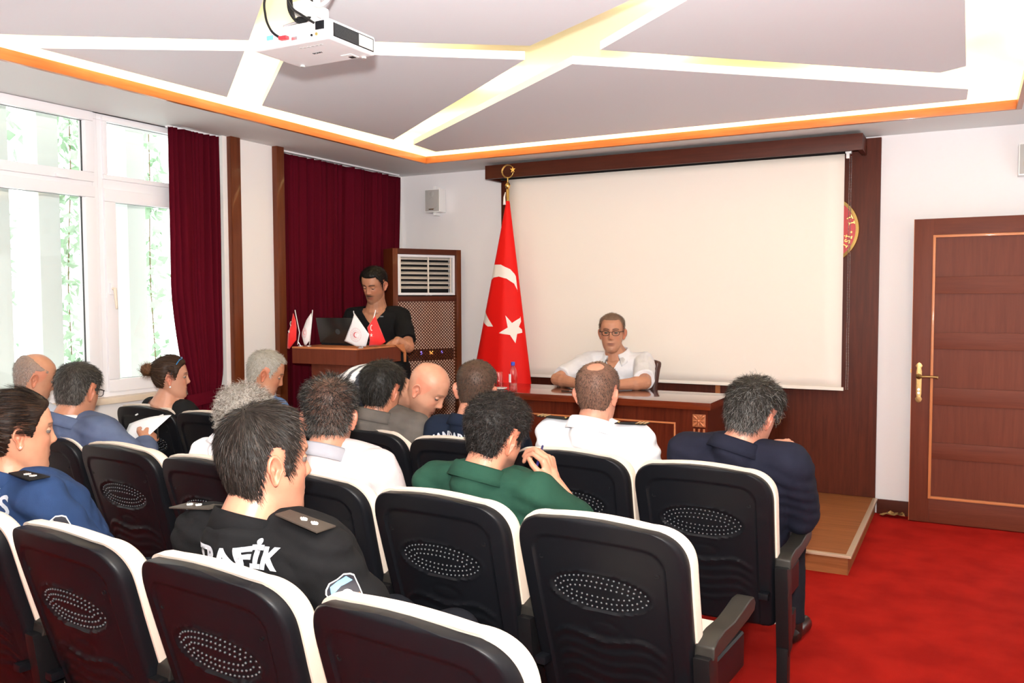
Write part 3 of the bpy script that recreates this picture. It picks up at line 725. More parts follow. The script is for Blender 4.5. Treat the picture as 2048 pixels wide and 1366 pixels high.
# laptop
lp=thing('laptop','open black laptop seen from behind on the lectern','laptop')
B().box((-4.10,4.77,LZ),(-3.74,4.98,LZ+.02)).build('base','black',lp,bevel=.004)
xf=T(0,4.77,LZ+.018)@Matrix.Rotation(math.radians(14),4,'X')
M['lapl']=mat('laptop_lid',(.012,.012,.012),.25,spec=.6)
ld=B().box((-4.10,-.012,0),(-3.74,0,.185)).build('lid','lapl',lp,bevel=.004,xf=xf)
B().lathe([(.020,-.0125),(.020,-.0135),(.0175,-.0135),(.0175,-.0125)],(-3.92,0,.085),28,'y').build('logo_ring','stud',ld,xf=xf)
me=text_mesh('DELL',.013,.0004,.0003); me.transform(xf@frame_mat((-3.92,-.0132,.081),(1,0,0),(0,0,1),(0,-1,0))); link('logo_lettering',me,'stud',ld)
# small table flags
def miniflag(label,cloth,pole,mat_,y,emb=None,base=None,thick=.003,bulge=.012):
    t=thing('table_flag',label,'flag',(0,0,0),0,'small table flags on the lectern')
    cx=sum(p[0] for p in cloth)/len(cloth); cz=sum(p[1] for p in cloth)/len(cloth); n=len(cloth)
    V=[];Fc=[];K=6
    for s in range(K+1):
        f=1-s/K
        for (x,z) in cloth: V.append((cx+(x-cx)*f,y-bulge*math.cos(f*PI/2)+.004*math.sin((x-cx)*f*60+(z-cz)*f*25),cz+(z-cz)*f))
    for s in range(K):
        for i in range(n): Fc.append((s*n+i,s*n+(i+1)%n,(s+1)*n+(i+1)%n,(s+1)*n+i))
    o=B().add(V,Fc).build('cloth',mat_,t,smooth='all'); md=o.modifiers.new('t','SOLIDIFY');md.thickness=.0012;md.offset=1
    B().tube([(p[0],y+.006,p[1]) for p in pole],.0028,8).lathe([(.001,-.004),(.004,0),(.001,.005)],(pole[0][0],y+.006,pole[0][1]+.003),8).build('pole','white',t,smooth='all')
    if base: B().cap((base[0],y+.02,LZ),.02,(base[0],y+.02,LZ+.006),.018,16,(True,True)).tube([(base[0],y+.02,LZ),(pole[-1][0],y+.006,LZ+.04),(pole[-1][0],y+.006,pole[-1][1])],.0018,6).build('stand','steel',t,smooth=True)
    if emb:
        for kind,(x,z),r,sq in emb:
            yy=y-bulge*1.05-.0045
            if kind=='crescent': mb=B().prism([(x+a*sq,z+b_) for a,b_ in crescent_poly(r,r*.8,r*.25,24)],yy,yy+.001,'y'); mb.build('crescent','flagwhite',t)
            if kind=='star': B().prism([(x+a*sq,z+b_) for a,b_ in star_poly(r)],yy,yy+.001,'y').build('star','flagwhite',t)
            if kind=='ring':
                rg=B()
                for i in range(36):
                    a=2*PI*i/36; 
                    for rr in (r,r*.93): pass
                o_=B().tube([(x+r*math.cos(a)*sq,yy,z+r*math.sin(a)) for a in np.linspace(0,2*PI,33)[:-1]],.0006,5,closed=True); o_.tube([(x+.62*r*math.cos(a)*sq,yy,z+.62*r*math.sin(a)) for a in np.linspace(0,2*PI,25)[:-1]],.0006,5,closed=True)
                for i in range(16):
                    a=2*PI*i/16; o_.prism([(x+(.81*r*math.cos(a)+u)*sq,z+.81*r*math.sin(a)+v) for u,v in star_poly(.0022)],yy-.0005,yy+.0005,'y')
                o_.prism([(x+a*sq,z+b_) for a,b_ in crescent_poly(r*.42,r*.34,r*.12,16)],yy-.0005,yy+.0005,'y')
                o_.build('emblem','pinkred',t)
    return t
M['pinkred']=mat('emblem_pink_red',(.62,.12,.14),.6); M['minired']=mat('mini_flag_red',(.80,.02,.02),.45,sheen=.2); M['miniwhite']=mat('mini_flag_white',(.86,.82,.83),.5)
miniflag('small red flag with white star at the far left of the lectern',[(-4.129,1.404),(-4.155,1.33),(-4.182,1.257),(-4.193,1.156),(-4.175,1.153),(-4.11,1.217),(-4.103,1.303),(-4.107,1.355)],[(-4.119,1.418),(-4.082,1.269),(-4.10,1.185)],'minired',4.52,[('star',(-4.158,1.275),.014,.8),('crescent',(-4.140,1.33),.016,.45)],(-4.085,))
miniflag('small white flag with pink emblem at the left, beside the red one',[(-3.994,1.404),(-4.044,1.356),(-4.082,1.269),(-4.087,1.245),(-4.065,1.179),(-4.047,1.18),(-4.015,1.212),(-4.005,1.288),(-3.99,1.356)],[(-3.989,1.418),(-4.02,1.184)],'miniwhite',4.55,[('ring',(-4.045,1.268),.036,.5)],(-4.04,))
miniflag('small white flag with pink ring emblem in front of the laptop',[(-3.597,1.406),(-3.615,1.343),(-3.68,1.218),(-3.58,1.184),(-3.505,1.186),(-3.471,1.269),(-3.483,1.279)],[(-3.605,1.413),(-3.57,1.27),(-3.535,1.178)],'miniwhite',4.515,[('ring',(-3.572,1.262),.045,1)],(-3.56,))
miniflag('small red flag with white star at the right of the lectern',[(-3.433,1.388),(-3.499,1.311),(-3.487,1.269),(-3.48,1.229),(-3.493,1.186),(-3.399,1.195),(-3.35,1.219)],[(-3.436,1.42),(-3.487,1.269),(-3.57,1.178)],'minired',4.53,[('star',(-3.455,1.262),.014,.9),('crescent',(-3.452,1.31),.02,.5)],None)
# big flag on its pole
fl=thing('flag_on_pole','large red flag with white crescent and star hanging from a gold pole beside the screen','flag')
FX=-3.246
B().lathe([(.012,.13),(.012,2.36),(.010,2.365),(.018,2.38),(.021,2.395),(.016,2.41),(.006,2.42),(.006,2.46)],(FX,6.02,0),20).build('pole','gold',fl,smooth=True)
B().lathe([(.17,.108),(.17,.125),(.05,.135),(.02,.17)],(FX,6.02,0),32).build('base','gold',fl,smooth=True)
B().tube([(FX+.05*math.cos(a)*(1),6.02,2.505+.05*math.sin(a)) for a in np.linspace(.35,2*PI-.2,30)],[.0015+.0065*math.sin(PI*i/29) for i in range(30)],8).prism([(FX+.048+a,2.515+b_) for a,b_ in star_poly(.026,.010)],6.015,6.021,'y').build('finial','gold',fl,smooth=True)
V=[];Fc=[];nu,nv=72,60
def flag_pt(u,v):
    z=2.27-1.98*v
    xl=-3.252-.218*(2.27-z); xr=-3.235+.131*(2.27-z); 
    if z<.95: pass
    c=(xl+xr)/2; hw=(xr-xl)/2+.004; a=u*2*PI; dep=.02+hw*.42
    fold=1+.05*math.sin(5*a+v*2)*v+.03*math.sin(9*a)*v
    x=c+hw*math.cos(a); y=6.02-dep*math.sin(a)*fold*(1 if math.sin(a)>0 else .55)
    y-=.012*math.exp(-((x-(c+.25*hw))/(.18*hw+.004))**2)*v*(math.sin(a)>0)*2
    return (x,y,z)
for j in range(nv+1):
    for i in range(nu): V.append(flag_pt(i/nu,j/nv))
for j in range(nv):
    for i in range(nu): Fc.append((j*nu+i,j*nu+(i+1)%nu,(j+1)*nu+(i+1)%nu,(j+1)*nu+i))
cl=B().add(V,Fc).build('cloth','red',fl,smooth='all')
bvF=BVHTree.FromPolygons([Vector(v) for v in V],Fc)
def wrap_poly(poly,bvh,to3d,direction,off,name,m,parent,cell=.012):
    """fill an outline with a fine grid, drop it onto the surface below"""
    me=bpy.data.meshes.new(name); bm=bmesh.new(); vs=[bm.verts.new((x,y,0)) for x,y in poly]; bm.faces.new(vs)
    bmesh.ops.triangulate(bm,faces=bm.faces)
    for _ in range(5):
        es=[e for e in bm.edges if e.calc_length()>cell*2]
        if not es: break
        bmesh.ops.subdivide_edges(bm,edges=es,cuts=1); bmesh.ops.triangulate(bm,faces=bm.faces)
    d=Vector(direction).normalized(); last=None
    for v in bm.verts:
        p=to3d(v.co.x,v.co.y); h=bvh.ray_cast(p,d)
        if h[0] is None:
            h=bvh.find_nearest(p+d*.3); v.co=h[0]-d*off
        else: v.co=h[0]-d*off
    bm.normal_update()
    for f in bm.faces:
        if f.normal.dot(d)>0: f.normal_flip()
    bm.to_mesh(me); bm.free(); o=link(name,me,m,parent,smooth='all'); return o
t3=lambda x,z:Vector((min(x,-3.235+.131*(2.27-z)-.004),5.4,z))
wrap_poly([(-3.36,1.769),(-3.275,1.767),(-3.198,1.73),(-3.14,1.655),(-3.125,1.577),(-3.124,1.44),(-3.14,1.549),(-3.168,1.616),(-3.222,1.656),(-3.291,1.673),(-3.347,1.666),(-3.375,1.648)],bvF,t3,(0,1,0),.003,'crescent','flagwhite',cl)
wrap_poly([(-3.436,1.40),(-3.446,1.331),(-3.436,1.303),(-3.387,1.276),(-3.332,1.277),(-3.381,1.29),(-3.418,1.324),(-3.425,1.368)],bvF,t3,(0,1,0),.003,'crescent','flagwhite',cl)
wrap_poly([(-3.22,1.366),(-3.171,1.306),(-3.104,1.358),(-3.124,1.275),(-3.086,1.233),(-3.133,1.22),(-3.141,1.147),(-3.182,1.212),(-3.268,1.226),(-3.2,1.27)],bvF,t3,(0,1,0),.003,'star','flagwhite',cl)
B().tube([(FX-.01,6.0,2.34),(FX-.015,5.99,2.30),(FX-.012,5.985,2.24)],[.003,.008,.012],10).build('tip_cloth','flagwhite',fl,smooth='all')
# ================= PROJECTOR =================
pj=thing('ceiling_projector','white ceiling-mounted projector hanging below the panels','projector')
X0,X1,Y0,Y1,Z0,Z1=-2.243,-1.897,2.27,2.522,2.37,2.437
M['prw']=mat('projector_shell',(.80,.80,.83),.35)
B().box((X0,Y0,Z0),(X1,Y1,Z1)).build('body','prw',pj,bevel=.014,seg=4)
gr=B().box((X1-.004,Y0+.02,Z0+.010),(X1+.002,Y1-.012,Z1-.010)).build('side_grille','blackm',pj,bevel=.003)
for i in range(9):
    z=Z0+.014+i*.0048; B().box((X1+.001,Y0+.024,z),(X1+.0035,Y0+.150,z+.0016)).build('fin','stud',gr)
B().box((X1+.001,Y0+.155,Z0+.014),(X1+.0028,Y1-.018,Z1-.014)).build('rating_label','grey',gr)
sb=B().box((-2.028,Y0-.0015,Z0+.03),(-1.926,Y0+.02,Z1-.004)).build('power_socket','white',pj,bevel=.002)
B().box((-1.955,Y0-.004,Z0+.032),(-1.918,Y0+.003,Z1-.006)).build('plug','black',sb,bevel=.003)
B().box((-2.06,Y0-.003,Z0+.012),(-2.035,Y0+.001,Z0+.024)).build('video_port','steel',pj,bevel=.001)
B().lathe([(.0045,-.003),(.0045,.001)],(-1.972,Y0,Z0+.018),12,'y').build('audio_jack','blackm',pj)
B().lathe([(.0055,-.004),(.0055,.001)],(-1.950,Y0,Z0+.019),14,'y').build('video_jack','gold',pj)
M['stick']=mat('blue_sticker',(.12,.38,.75),.4); M['plugred']=mat('red_plug',(.75,.02,.03),.4)
B().box((-2.175,Y0-.001,Z0+.028),(-2.145,Y0,Z0+.044)).build('sticker','stick',pj)
me=text_mesh('SONY',.016,.0006,.0004); me.transform(frame_mat((-2.05,2.395,Z0-.0004),(1,0,0),(0,-1,0),(0,0,-1))); link('brand_lettering',me,'stud',pj)
B().box((-2.00,2.455,Z0-.0012),(-1.955,2.50,Z0)).build('lens_shutter','white',pj)
B().box((-1.985,2.478,Z0-.0025),(-1.965,2.498,Z0-.001)).build('lens_slide','blackm',pj)
for i in range(6): B().box((-2.07+i*.018,2.315,Z0-.0008),(-2.06+i*.018,2.322,Z0)).build('button','grey',pj)
for x,y in ((-2.21,2.49),(-1.94,2.51)): B().cap((x,y,Z0-.006),.009,(x,y,Z0),.009,14,(True,True)).build('foot','grey',pj)
mt=thing('projector_mount','white ceiling bracket and pole carrying the projector','mount')
B().cap((-2.07,2.40,2.455),.02,(-2.07,2.40,2.855),.02,20,(True,True)).build('pole','white',mt,smooth=True)
B().lathe([(.06,2.855),(.06,2.845),(.02,2.83)],(-2.07,2.40,0),24).build('ceiling_plate','white',mt,smooth=True)
B().box((-2.15,2.33,2.437),(-1.98,2.47,2.449)).build('adaptor_plate','steel',mt,bevel=.003)
for a,b in (((-2.15,2.33),(-2.10,2.38)),((-1.98,2.33),(-2.04,2.38)),((-2.15,2.47),(-2.10,2.42)),((-1.98,2.47),(-2.04,2.42))):
    B().tube([(a[0],a[1],2.445),(a[0],a[1],2.46),(b[0],b[1],2.49)],.006,8).build('strut','steel',mt,smooth=True)
B().box((-2.11,2.31,2.49),(-2.03,2.43,2.53)).build('clamp','white',mt,bevel=.008)
def cable(lab_,pts,r,m,name='cable'):
    P=[Vector(p) for p in pts]; out=[]
    for i in range(len(P)-1):
        p0=P[max(i-1,0)];p1=P[i];p2=P[i+1];p3=P[min(i+2,len(P)-1)]
        for s in range(8):
            t=s/8; out.append(.5*((2*p1)+(-p0+p2)*t+(2*p0-5*p1+4*p2-p3)*t*t+(-p0+3*p1-3*p2+p3)*t**3))
    out.append(P[-1]); return tag(B().tube(out,r,8).build(name,m,smooth='all'),lab_,'cable','cables hanging from the projector mount')
c=cable('black cable with red plug curving down to the back of the projector',[(-2.10,2.33,2.70),(-2.17,2.27,2.56),(-2.165,2.255,2.48),(-2.13,2.245,2.42),(-2.095,2.25,2.392)],.0042,'blackm')
B().box((-2.098,2.243,2.384),(-2.064,2.262,2.396)).build('red_plug','plugred',c,bevel=.003)
cable('black power cord looping to the right socket of the projector',[(-2.06,2.36,2.66),(-2.07,2.27,2.54),(-2.04,2.25,2.485),(-1.99,2.24,2.45),(-1.945,2.25,2.42)],.0045,'blackm')
cable('white cable looping under the projector mount',[(-2.05,2.38,2.64),(-2.02,2.30,2.53),(-1.96,2.30,2.495),(-1.93,2.33,2.54),(-1.96,2.38,2.62)],.006,'white')
cp=[]
for i in range(4): cp+=[(-2.13+.006*i,2.33,2.60),(-2.10+.008*i,2.30,2.50-.008*i),(-2.08,2.33,2.462+.006*i),(-2.06,2.37,2.50),(-2.06,2.36,2.60)]
cable('coil of black cable gathered behind the projector mount',cp,.0035,'blackm')
# ================= PEOPLE =================
def skinmat(name,rough=.45):
    m=mat(name,(1,1,1),rough,attr='tone',var=((.86,.80,.78),14),bump=(.12,160,(1,1,1),.001),spec=.4)
    b=m.node_tree.nodes['Principled BSDF']; b.inputs['Subsurface Weight'].default_value=0.0; return m
M['skin']=skinmat('skin')
M['hair']=mat('hair',(1,1,1),.5,attr='tone',spec=.22)
M['eye']=mat('eye',(1,1,1),.12,attr='tone',spec=.6)
HT=np.array([(-.121,.058,-.048,.006),(-.117,.071,-.030,.022),(-.108,.080,.0,.037),(-.09,.084,.034,.050),(-.07,.084,.050,.0585),(-.05,.085,.062,.0635),(-.02,.084,.078,.069),(.01,.084,.089,.0725),(.03,.087,.094,.0755),(.05,.086,.095,.0765),(.07,.080,.090,.0735),(.088,.067,.078,.063),(.102,.046,.056,.046),(.111,.026,.033,.027),(.1155,.006,.008,.006)])
def head_grid(nz=84,na=112):
    # ring heights denser in the face; azimuth denser in front
    s=np.linspace(0,1,nz); zc=np.interp(s,[0,.08,.62,.8,1],[-.121,-.108,.045,.085,.1155])
    F=np.interp(zc,HT[:,0],HT[:,1]);Bk=np.interp(zc,HT[:,0],HT[:,2]);W=np.interp(zc,HT[:,0],HT[:,3])
    # smooth the profiles
    for _ in range(3):
        for A in (F,Bk,W): A[1:-1]=(A[:-2]+2*A[1:-1]+A[2:])/4
    t=np.linspace(0,2*PI,na,endpoint=False); a=t-.55*np.sin(t)*1.0  # dense near 0
    Z,A=np.meshgrid(zc,a,indexing='ij'); 
    yc=((F-Bk)/2)[:,None]; hy=((F+Bk)/2)[:,None]
    e=.93; X=W[:,None]*np.sign(np.sin(A))*np.abs(np.sin(A))**e; Y=yc+hy*np.sign(np.cos(A))*np.abs(np.cos(A))**e
    g=lambda x,z,sx,sz:np.exp(-((X-x)/sx)**2-((Z-z)/sz)**2)
    fr=np.clip(np.cos(A),0,1)**.5
    # nose
    pz=np.interp(Z,[-.040,-.031,-.024,-.016,0,.02,.034,.045],[0,.003,.020,.0235,.015,.007,.003,0]); wd=np.interp(Z,[-.03,-.02,0,.03],[.0125,.012,.0085,.0075])
    Y=Y+fr*pz*np.exp(-(np.abs(X)/wd)**2.4)
    for sx in (-1,1):
        Y=Y+fr*(.006*g(sx*.0125,-.024,.006,.007)-.0105*g(sx*.031,.014,.0155,.0115)+.0050*g(sx*.028,.037,.022,.008)+.0045*g(sx*.042,-.012,.016,.016)-.003*g(sx*.045,-.055,.014,.02))
    Y=Y+fr*(.0045*g(0,-.0525,.020,.0042)+.0055*g(0,-.0635,.017,.0050)-.0035*g(0,-.058,.022,.0018)-.003*g(0,-.074,.018,.005)+.005*g(0,-.098,.018,.012)-.0015*g(0,-.040,.004,.006))
    Z=np.where(Z>.03,.03+(Z-.03)*1.14,Z)
    return X,Y,Z
HX,HY,HZ=head_grid()
def head_mesh():
    nz,na=HX.shape; V=[tuple(p) for p in np.stack([HX,HY,HZ],-1).reshape(-1,3)]; F=[]
    for i in range(nz-1):
        for j in range(na): F.append((i*na+j,i*na+(j+1)%na,(i+1)*na+(j+1)%na,(i+1)*na+j))
    F.append(tuple(range(na))[::-1]); F.append(tuple((nz-1)*na+j for j in range(na))); return V,F
def ear(side):
    V=[];F=[];nr,na=9,28
    for i in range(nr+1):
        r=i/nr
        for j in range(na):
            a=2*PI*j/na
            y=.0195*r*math.cos(a)*(1+.12*math.sin(a)); z=.035*r*math.sin(a)-(.004 if False else 0)
            if math.sin(a)<-.2: y*=.72
            h=.0045+.006*math.exp(-((r-.86)/.10)**2)*(1 if math.sin(a)>-.6 else .4)-.007*math.exp(-((r-.38)/.28)**2)*(1 if True else 0)
            if r>.93: h*=.55
            # tilt: rear edge stands away from the head
            out=.003+h+.012*(-y/.017)*.75*(1 if y<0 else .35)+.003*z/.03
            V.append((side*(.0715+out),-.012+y-.10*z*-1*.0-.12*z, -.004+z))
    for i in range(nr):
        for j in range(na):
            q=(i*na+j,i*na+(j+1)%na,(i+1)*na+(j+1)%na,(i+1)*na+j); F.append(q if side>0 else q[::-1])
    n=len(V); 
    for j in range(na): x,y,z=V[nr*na+j]; V.append((side*(.064),y*.75-.003,z*.85-.001))
    for j in range(na): q=(nr*na+j,nr*na+(j+1)%na,n+(j+1)%na,n+j); F.append(q if side>0 else q[::-1])
    return V,F
def lid(x,side_z,cut,r=.0126,yc=.0685,zc=.014,up=True):
    V=[];F=[];nu,nv=20,9
    for j in range(nv+1):
        th=(j/nv)*math.acos(max(-1,min(1,cut)))
        for i in range(nu):
            a=2*PI*i/nu; p=Vector((r*math.sin(th)*math.cos(a),r*math.sin(th)*math.sin(a),r*math.cos(th)))
            if not up: p.z=-p.z
            V.append((x+p.x*1.12,yc+p.y,zc+p.z))
    for j in range(nv):
        for i in range(nu): F.append((j*nu+i,j*nu+(i+1)%nu,(j+1)*nu+(i+1)%nu,(j+1)*nu+i))
    return V,F
LINE_A=[0,25,45,58,66,73,80,86,93,104,113,120,132,180]
LINE_Z=[.079,.078,.070,.055,.030,-.010,-.006,.036,.044,.042,.0,-.040,-.058,-.066]
def hairline(x,y,z,front=0,temple=0,side=0,nape=0,crown=None):
    z=np.where(z>.03,.03+(z-.03)/1.14,z)
    a=np.degrees(np.arctan2(np.abs(x),y-.0)); L=np.interp(a,LINE_A,LINE_Z)
    L=L+front*np.clip(1-a/55,0,1)+temple*np.exp(-((a-42)/14)**2)+side*np.exp(-((a-76)/8)**2)+nape*np.clip((a-110)/40,0,1)
    m=(z-L)/.012
    if crown: # (cy,cz-ish radius) bald patch on top
        for (cx,cy,cz,rr) in crown: m=np.minimum(m,(np.sqrt((x-cx)**2+(y-cy)**2+(z-cz)**2)-rr)/.015)
    return np.clip(m,-1,1)
def remesh(V,F,vox,smooth=2,name='m'):
    me=bpy.data.meshes.new(name); me.from_pydata([tuple(v) for v in V],[],F); me.update()
    bm=bmesh.new(); bm.from_mesh(me); bmesh.ops.recalc_face_normals(bm,faces=bm.faces); bm.to_mesh(me); bm.free()
    o=bpy.data.objects.new('tmp',me); COL.objects.link(o)
    r=o.modifiers.new('r','REMESH'); r.mode='VOXEL'; r.voxel_size=vox; r.adaptivity=0
    if smooth: s=o.modifiers.new('s','SMOOTH'); s.iterations=smooth; s.factor=.5
    dg=bpy.context.evaluated_depsgraph_get(); res=bpy.data.meshes.new_from_object(o.evaluated_get(dg)); bpy.data.objects.remove(o); bpy.data.meshes.remove(me)
    return res
def verts(me):
    a=np.empty(len(me.vertices)*3,np.float32); me.vertices.foreach_get('co',a); return a.reshape(-1,3).astype(float)
def setverts(me,a): me.vertices.foreach_set('co',a.astype(np.float32).ravel()); me.update()
def normals(me):
    a=np.empty(len(me.vertices)*3,np.float32); me.vertex_normals.foreach_get('vector',a); return a.reshape(-1,3).astype(float)
def tone(me,col):
    at=me.color_attributes.new('tone','FLOAT_COLOR','POINT'); c=np.concatenate([col,np.ones((len(col),1))],1); at.data.foreach_set('color',c.astype(np.float32).ravel())
def hand_geo(W,d,pn,side,curl=.5,s=1.0,spread=.10,thumb=1.0,sep=None):
    """palm and five fingers. d: direction to the fingers, pn: palm normal (fingers curl toward it), side: +1 thumb on +lat"""
    d=Vector(d).normalized(); pn=Vector(pn); pn=(pn-d*pn.dot(d)).normalized(); lat=d.cross(pn)*side
    mb=B(); L=.085*s
    mb.cap(W,.024*s,Vector(W)+d*.03*s,.024*s,12,sc=(1,1))
    spec=[(.030,.92,.0088,(.042,.026,.020)),(.010,1.0,.0090,(.046,.029,.021)),(-.010,.97,.0086,(.042,.027,.021)),(-.028,.88,.0076,(.034,.020,.018))]
    for i,(lx,ml,r,seg) in enumerate(spec):
        k=Vector(W)+d*L*ml+lat*lx*s; a0=Vector(W)+d*.018*s+lat*lx*.62*s
        mb.cap(a0,.0135*s,k,.0120*s,10)
        c=curl if not hasattr(curl,'__len__') else curl[i]
        ang=0; p=k; dd=d+lat*spread*(1.2-i)*.6
        dd.normalize()
        for j,sl in enumerate(seg):
            ang+=c*(.75,1.05,.75)[j]
            v=(dd*math.cos(ang)+pn*math.sin(ang)); q=p+v*sl*s
            mb.cap(p,(r-.0006*j)*s,q,(r-.0006*(j+1))*s,10); p=q
    t0=Vector(W)+d*.022*s+lat*.022*s; t1=t0+(d*.6+lat*.62*thumb+pn*.30).normalized()*.040*s; t2=t1+(d*.85+lat*.25*thumb+pn*.35).normalized()*.032*s; t3=t2+(d*.95+pn*.35-lat*.1).normalized()*.024*s
    mb.cap(t0,.0150*s,t1,.0115*s,10); mb.cap(t1,.0110*s,t2,.0098*s,10); mb.cap(t2,.0098*s,t3,.0082*s,10)
    return mb.v,mb.f
def ribbons(name,P,N,D,L,lift,w,col,root_fn,curl=0,seg=3,rnd=None):
    n=len(P); D=D/np.linalg.norm(D,axis=1,keepdims=True); side=np.cross(D,N); side/=np.linalg.norm(side,axis=1,keepdims=True)+1e-9
    jj=np.random.randn(n,1)*.6; side=side*np.cos(jj)+N*np.sin(jj)
    V=[];T_=np.linspace(0,1,seg+1)
    ph=np.random.rand(n,1)*6.28
    for t in T_:
        c=P-N*.0015+D*(L[:,None]*t)+N*(lift[:,None]*math.sin(t*PI*.6))
        if curl: c=c+side*(curl*np.sin(t*5+ph))+N*(curl*.8*np.cos(t*5+ph)*t)
        ww=w*(1-.75*t)
        V.append(c-side*ww); V.append(c+side*ww)
    V=np.stack(V,1).reshape(-1,3); k=2*(seg+1)
    base=np.arange(n)[:,None]*k; F=[]
    q=np.array([(2*s,2*s+1,2*s+3,2*s+2) for s in range(seg)]); F=(base[:,:,None]+q[None]).reshape(-1,4)
    return V,F,np.repeat(col,k,0)
def make_hair(root,Mh,s,h,name='hair'):
    """h: dict(color, color2, mix, thick, length, lift, n, curl, line kwargs, flow)"""
    X,Y,Z=HX,HY,HZ; nz,na=X.shape
    m=hairline(X,Y,Z,**h.get('line',{}))
    P=np.stack([X,Y,Z],-1); 
    dz=np.roll(P,-1,0)-np.roll(P,1,0); dz[0]=P[1]-P[0]; dz[-1]=P[-1]-P[-2]; da=np.roll(P,-1,1)-np.roll(P,1,1)
    N=np.cross(da,dz); N/=np.linalg.norm(N,axis=2,keepdims=True)+1e-12
    C=np.array([0,.0,.0]); flip=np.sign(((P-C)*N).sum(2,keepdims=True)); N=N*flip
    N[-3:]=np.array([0,0,1.])
    th=h['thick']*(np.clip(m,0,1)**.6)
    if 'shape' in h: th=th*h['shape'](X,Y,Z)
    AZ=np.degrees(np.arctan2(np.abs(X),Y)); earf=np.exp(-((AZ-99)/17)**2)*np.clip((.088-Z)/.03,0,1); th=th*(1-.72*earf)
    th=th*(1+.10*np.sin(X*130+Z*60)*np.sin(Y*110)+.05*np.sin(Z*300+X*200))
    Q=P+N*(th[...,None]-.0012*(m<=0)[...,None]+.0006)
    keep=(m>-.15)
    V=Q.reshape(-1,3); F=[]
    for i in range(nz-1):
        for j in range(na):
            j2=(j+1)%na
            if keep[i,j] and keep[i,j2] and keep[i+1,j] and keep[i+1,j2]: F.append((i*na+j,i*na+j2,(i+1)*na+j2,(i+1)*na+j))
    F.append(tuple((nz-1)*na+j for j in range(na)))if keep[-1].all() else None
    used=sorted({v for f in F for v in f}); mp={v:i for i,v in enumerate(used)}
    Vs=V[used]; Fs=[tuple(mp[v] for v in f) for f in F]
    dk=.36 if sum(h['color'])<.2 else 1; c1=np.array(h['color'])*dk;c2=dk**.5*np.array(h.get('color2',h['color'])); mix=h.get('mix',.1)
    side_mix=h.get('sidemix',0)  # more of color2 at the sides / nape
    def colr(p,n_):
        k=np.clip(mix+side_mix*np.clip((.05-p[:,2])/.09,0,1),0,1)
        pick=(np.random.rand(len(p))<k)[:,None]
        v=.7+.45*np.random.rand(len(p))[:,None]
        return np.where(pick,c2,c1)*v
    kk=np.clip(mix+side_mix*np.clip((.05-Vs[:,2])/.09,0,1),0,1)[:,None]
    cs=(c1*(1-kk)+c2*kk)*h.get('base',.75)
    # skin shows through short hair
    sk=h.get('scalp',0); 
    if sk: cs=cs*(1-sk)+np.array(h['skin'])*sk*.8
    mm=np.clip(m.reshape(-1)[used],0,1)[:,None]
    # strands
    w8=np.clip(m,0,1)*np.sqrt(np.clip(X**2+Y**2+.0006,0,1))*np.gradient(Z,axis=0)*(np.abs(np.roll(np.unwrap(np.arctan2(X,Y),axis=1),-1,1)-np.roll(np.unwrap(np.arctan2(X,Y),axis=1),1,1))%6+.02)
    w8=np.clip(w8,0,None)*(m>0.02); w8=w8.reshape(-1); n=h['n']; idx=np.random.choice(len(w8),n,p=w8/w8.sum())
    Pn=Q.reshape(-1,3)[idx]+np.random.randn(n,3)*.0015; Nn=N.reshape(-1,3)[idx]
    crown=np.array(h.get('crown',(0.008,-.045,.105)))
    D=Pn-crown; D/=np.linalg.norm(D,axis=1,keepdims=True)+1e-6
    fl=h.get('flow','crown')
    if fl=='back': 
        tgt=np.array(h['target']); D=tgt-Pn; D/=np.linalg.norm(D,axis=1,keepdims=True)
    elif fl=='up': D=Nn*.9+np.array([0,.35,.25])*1.0
    D=D+np.random.randn(n,3)*h.get('mess',.25)
    if fl!='up': D=D-Nn*(D*Nn).sum(1,keepdims=True)*.9
    Ln=h['length']*(.6+.6*np.random.rand(n))*(.5+.5*np.clip(m.reshape(-1)[idx],0,1))
    Ln=Ln*(1-.72*earf.reshape(-1)[idx])
    if 'lenshape' in h: Ln=Ln*h['lenshape'](Pn)
    rv,rf,rc=ribbons(name,Pn,Nn,D,Ln,h['lift']*(.5+np.random.rand(n)),h.get('w',.0007),colr(Pn,n),None,h.get('curl',0))
    allV=np.concatenate([Vs,rv]); allF=Fs+[tuple(f) for f in (rf+len(Vs)).tolist()]; allC=np.concatenate([cs,rc])
    extra=h.get('extra')
    if extra:
        for (ev,ef,ec) in extra: 
            b_=len(allV); allV=np.concatenate([allV,ev]); allF+= [tuple(q+b_ for q in f) for f in ef]; allC=np.concatenate([allC,ec])
    A=np.array(Mh); W=(allV*s)@A[:3,:3].T+A[:3,3]-np.array(root.location)
    me=bpy.data.meshes.new(name); me.from_pydata(W.tolist(),[],allF); me.update(); tone(me,np.clip(allC,0,1))
    return link(name,me,'hair',root,smooth='all')
SECT=[(-.14,.150,.118),(-.06,.168,.130),(0.0,.172,.132),(.15,.166,.126),(.35,.160,.118),(.55,.170,.122),(.70,.182,.122),(.80,.186,.114),(.87,.178,.098),(.92,.148,.082),(.955,.108,.070),(.985,.076,.062),(1.01,.060,.057)]
class Body: pass
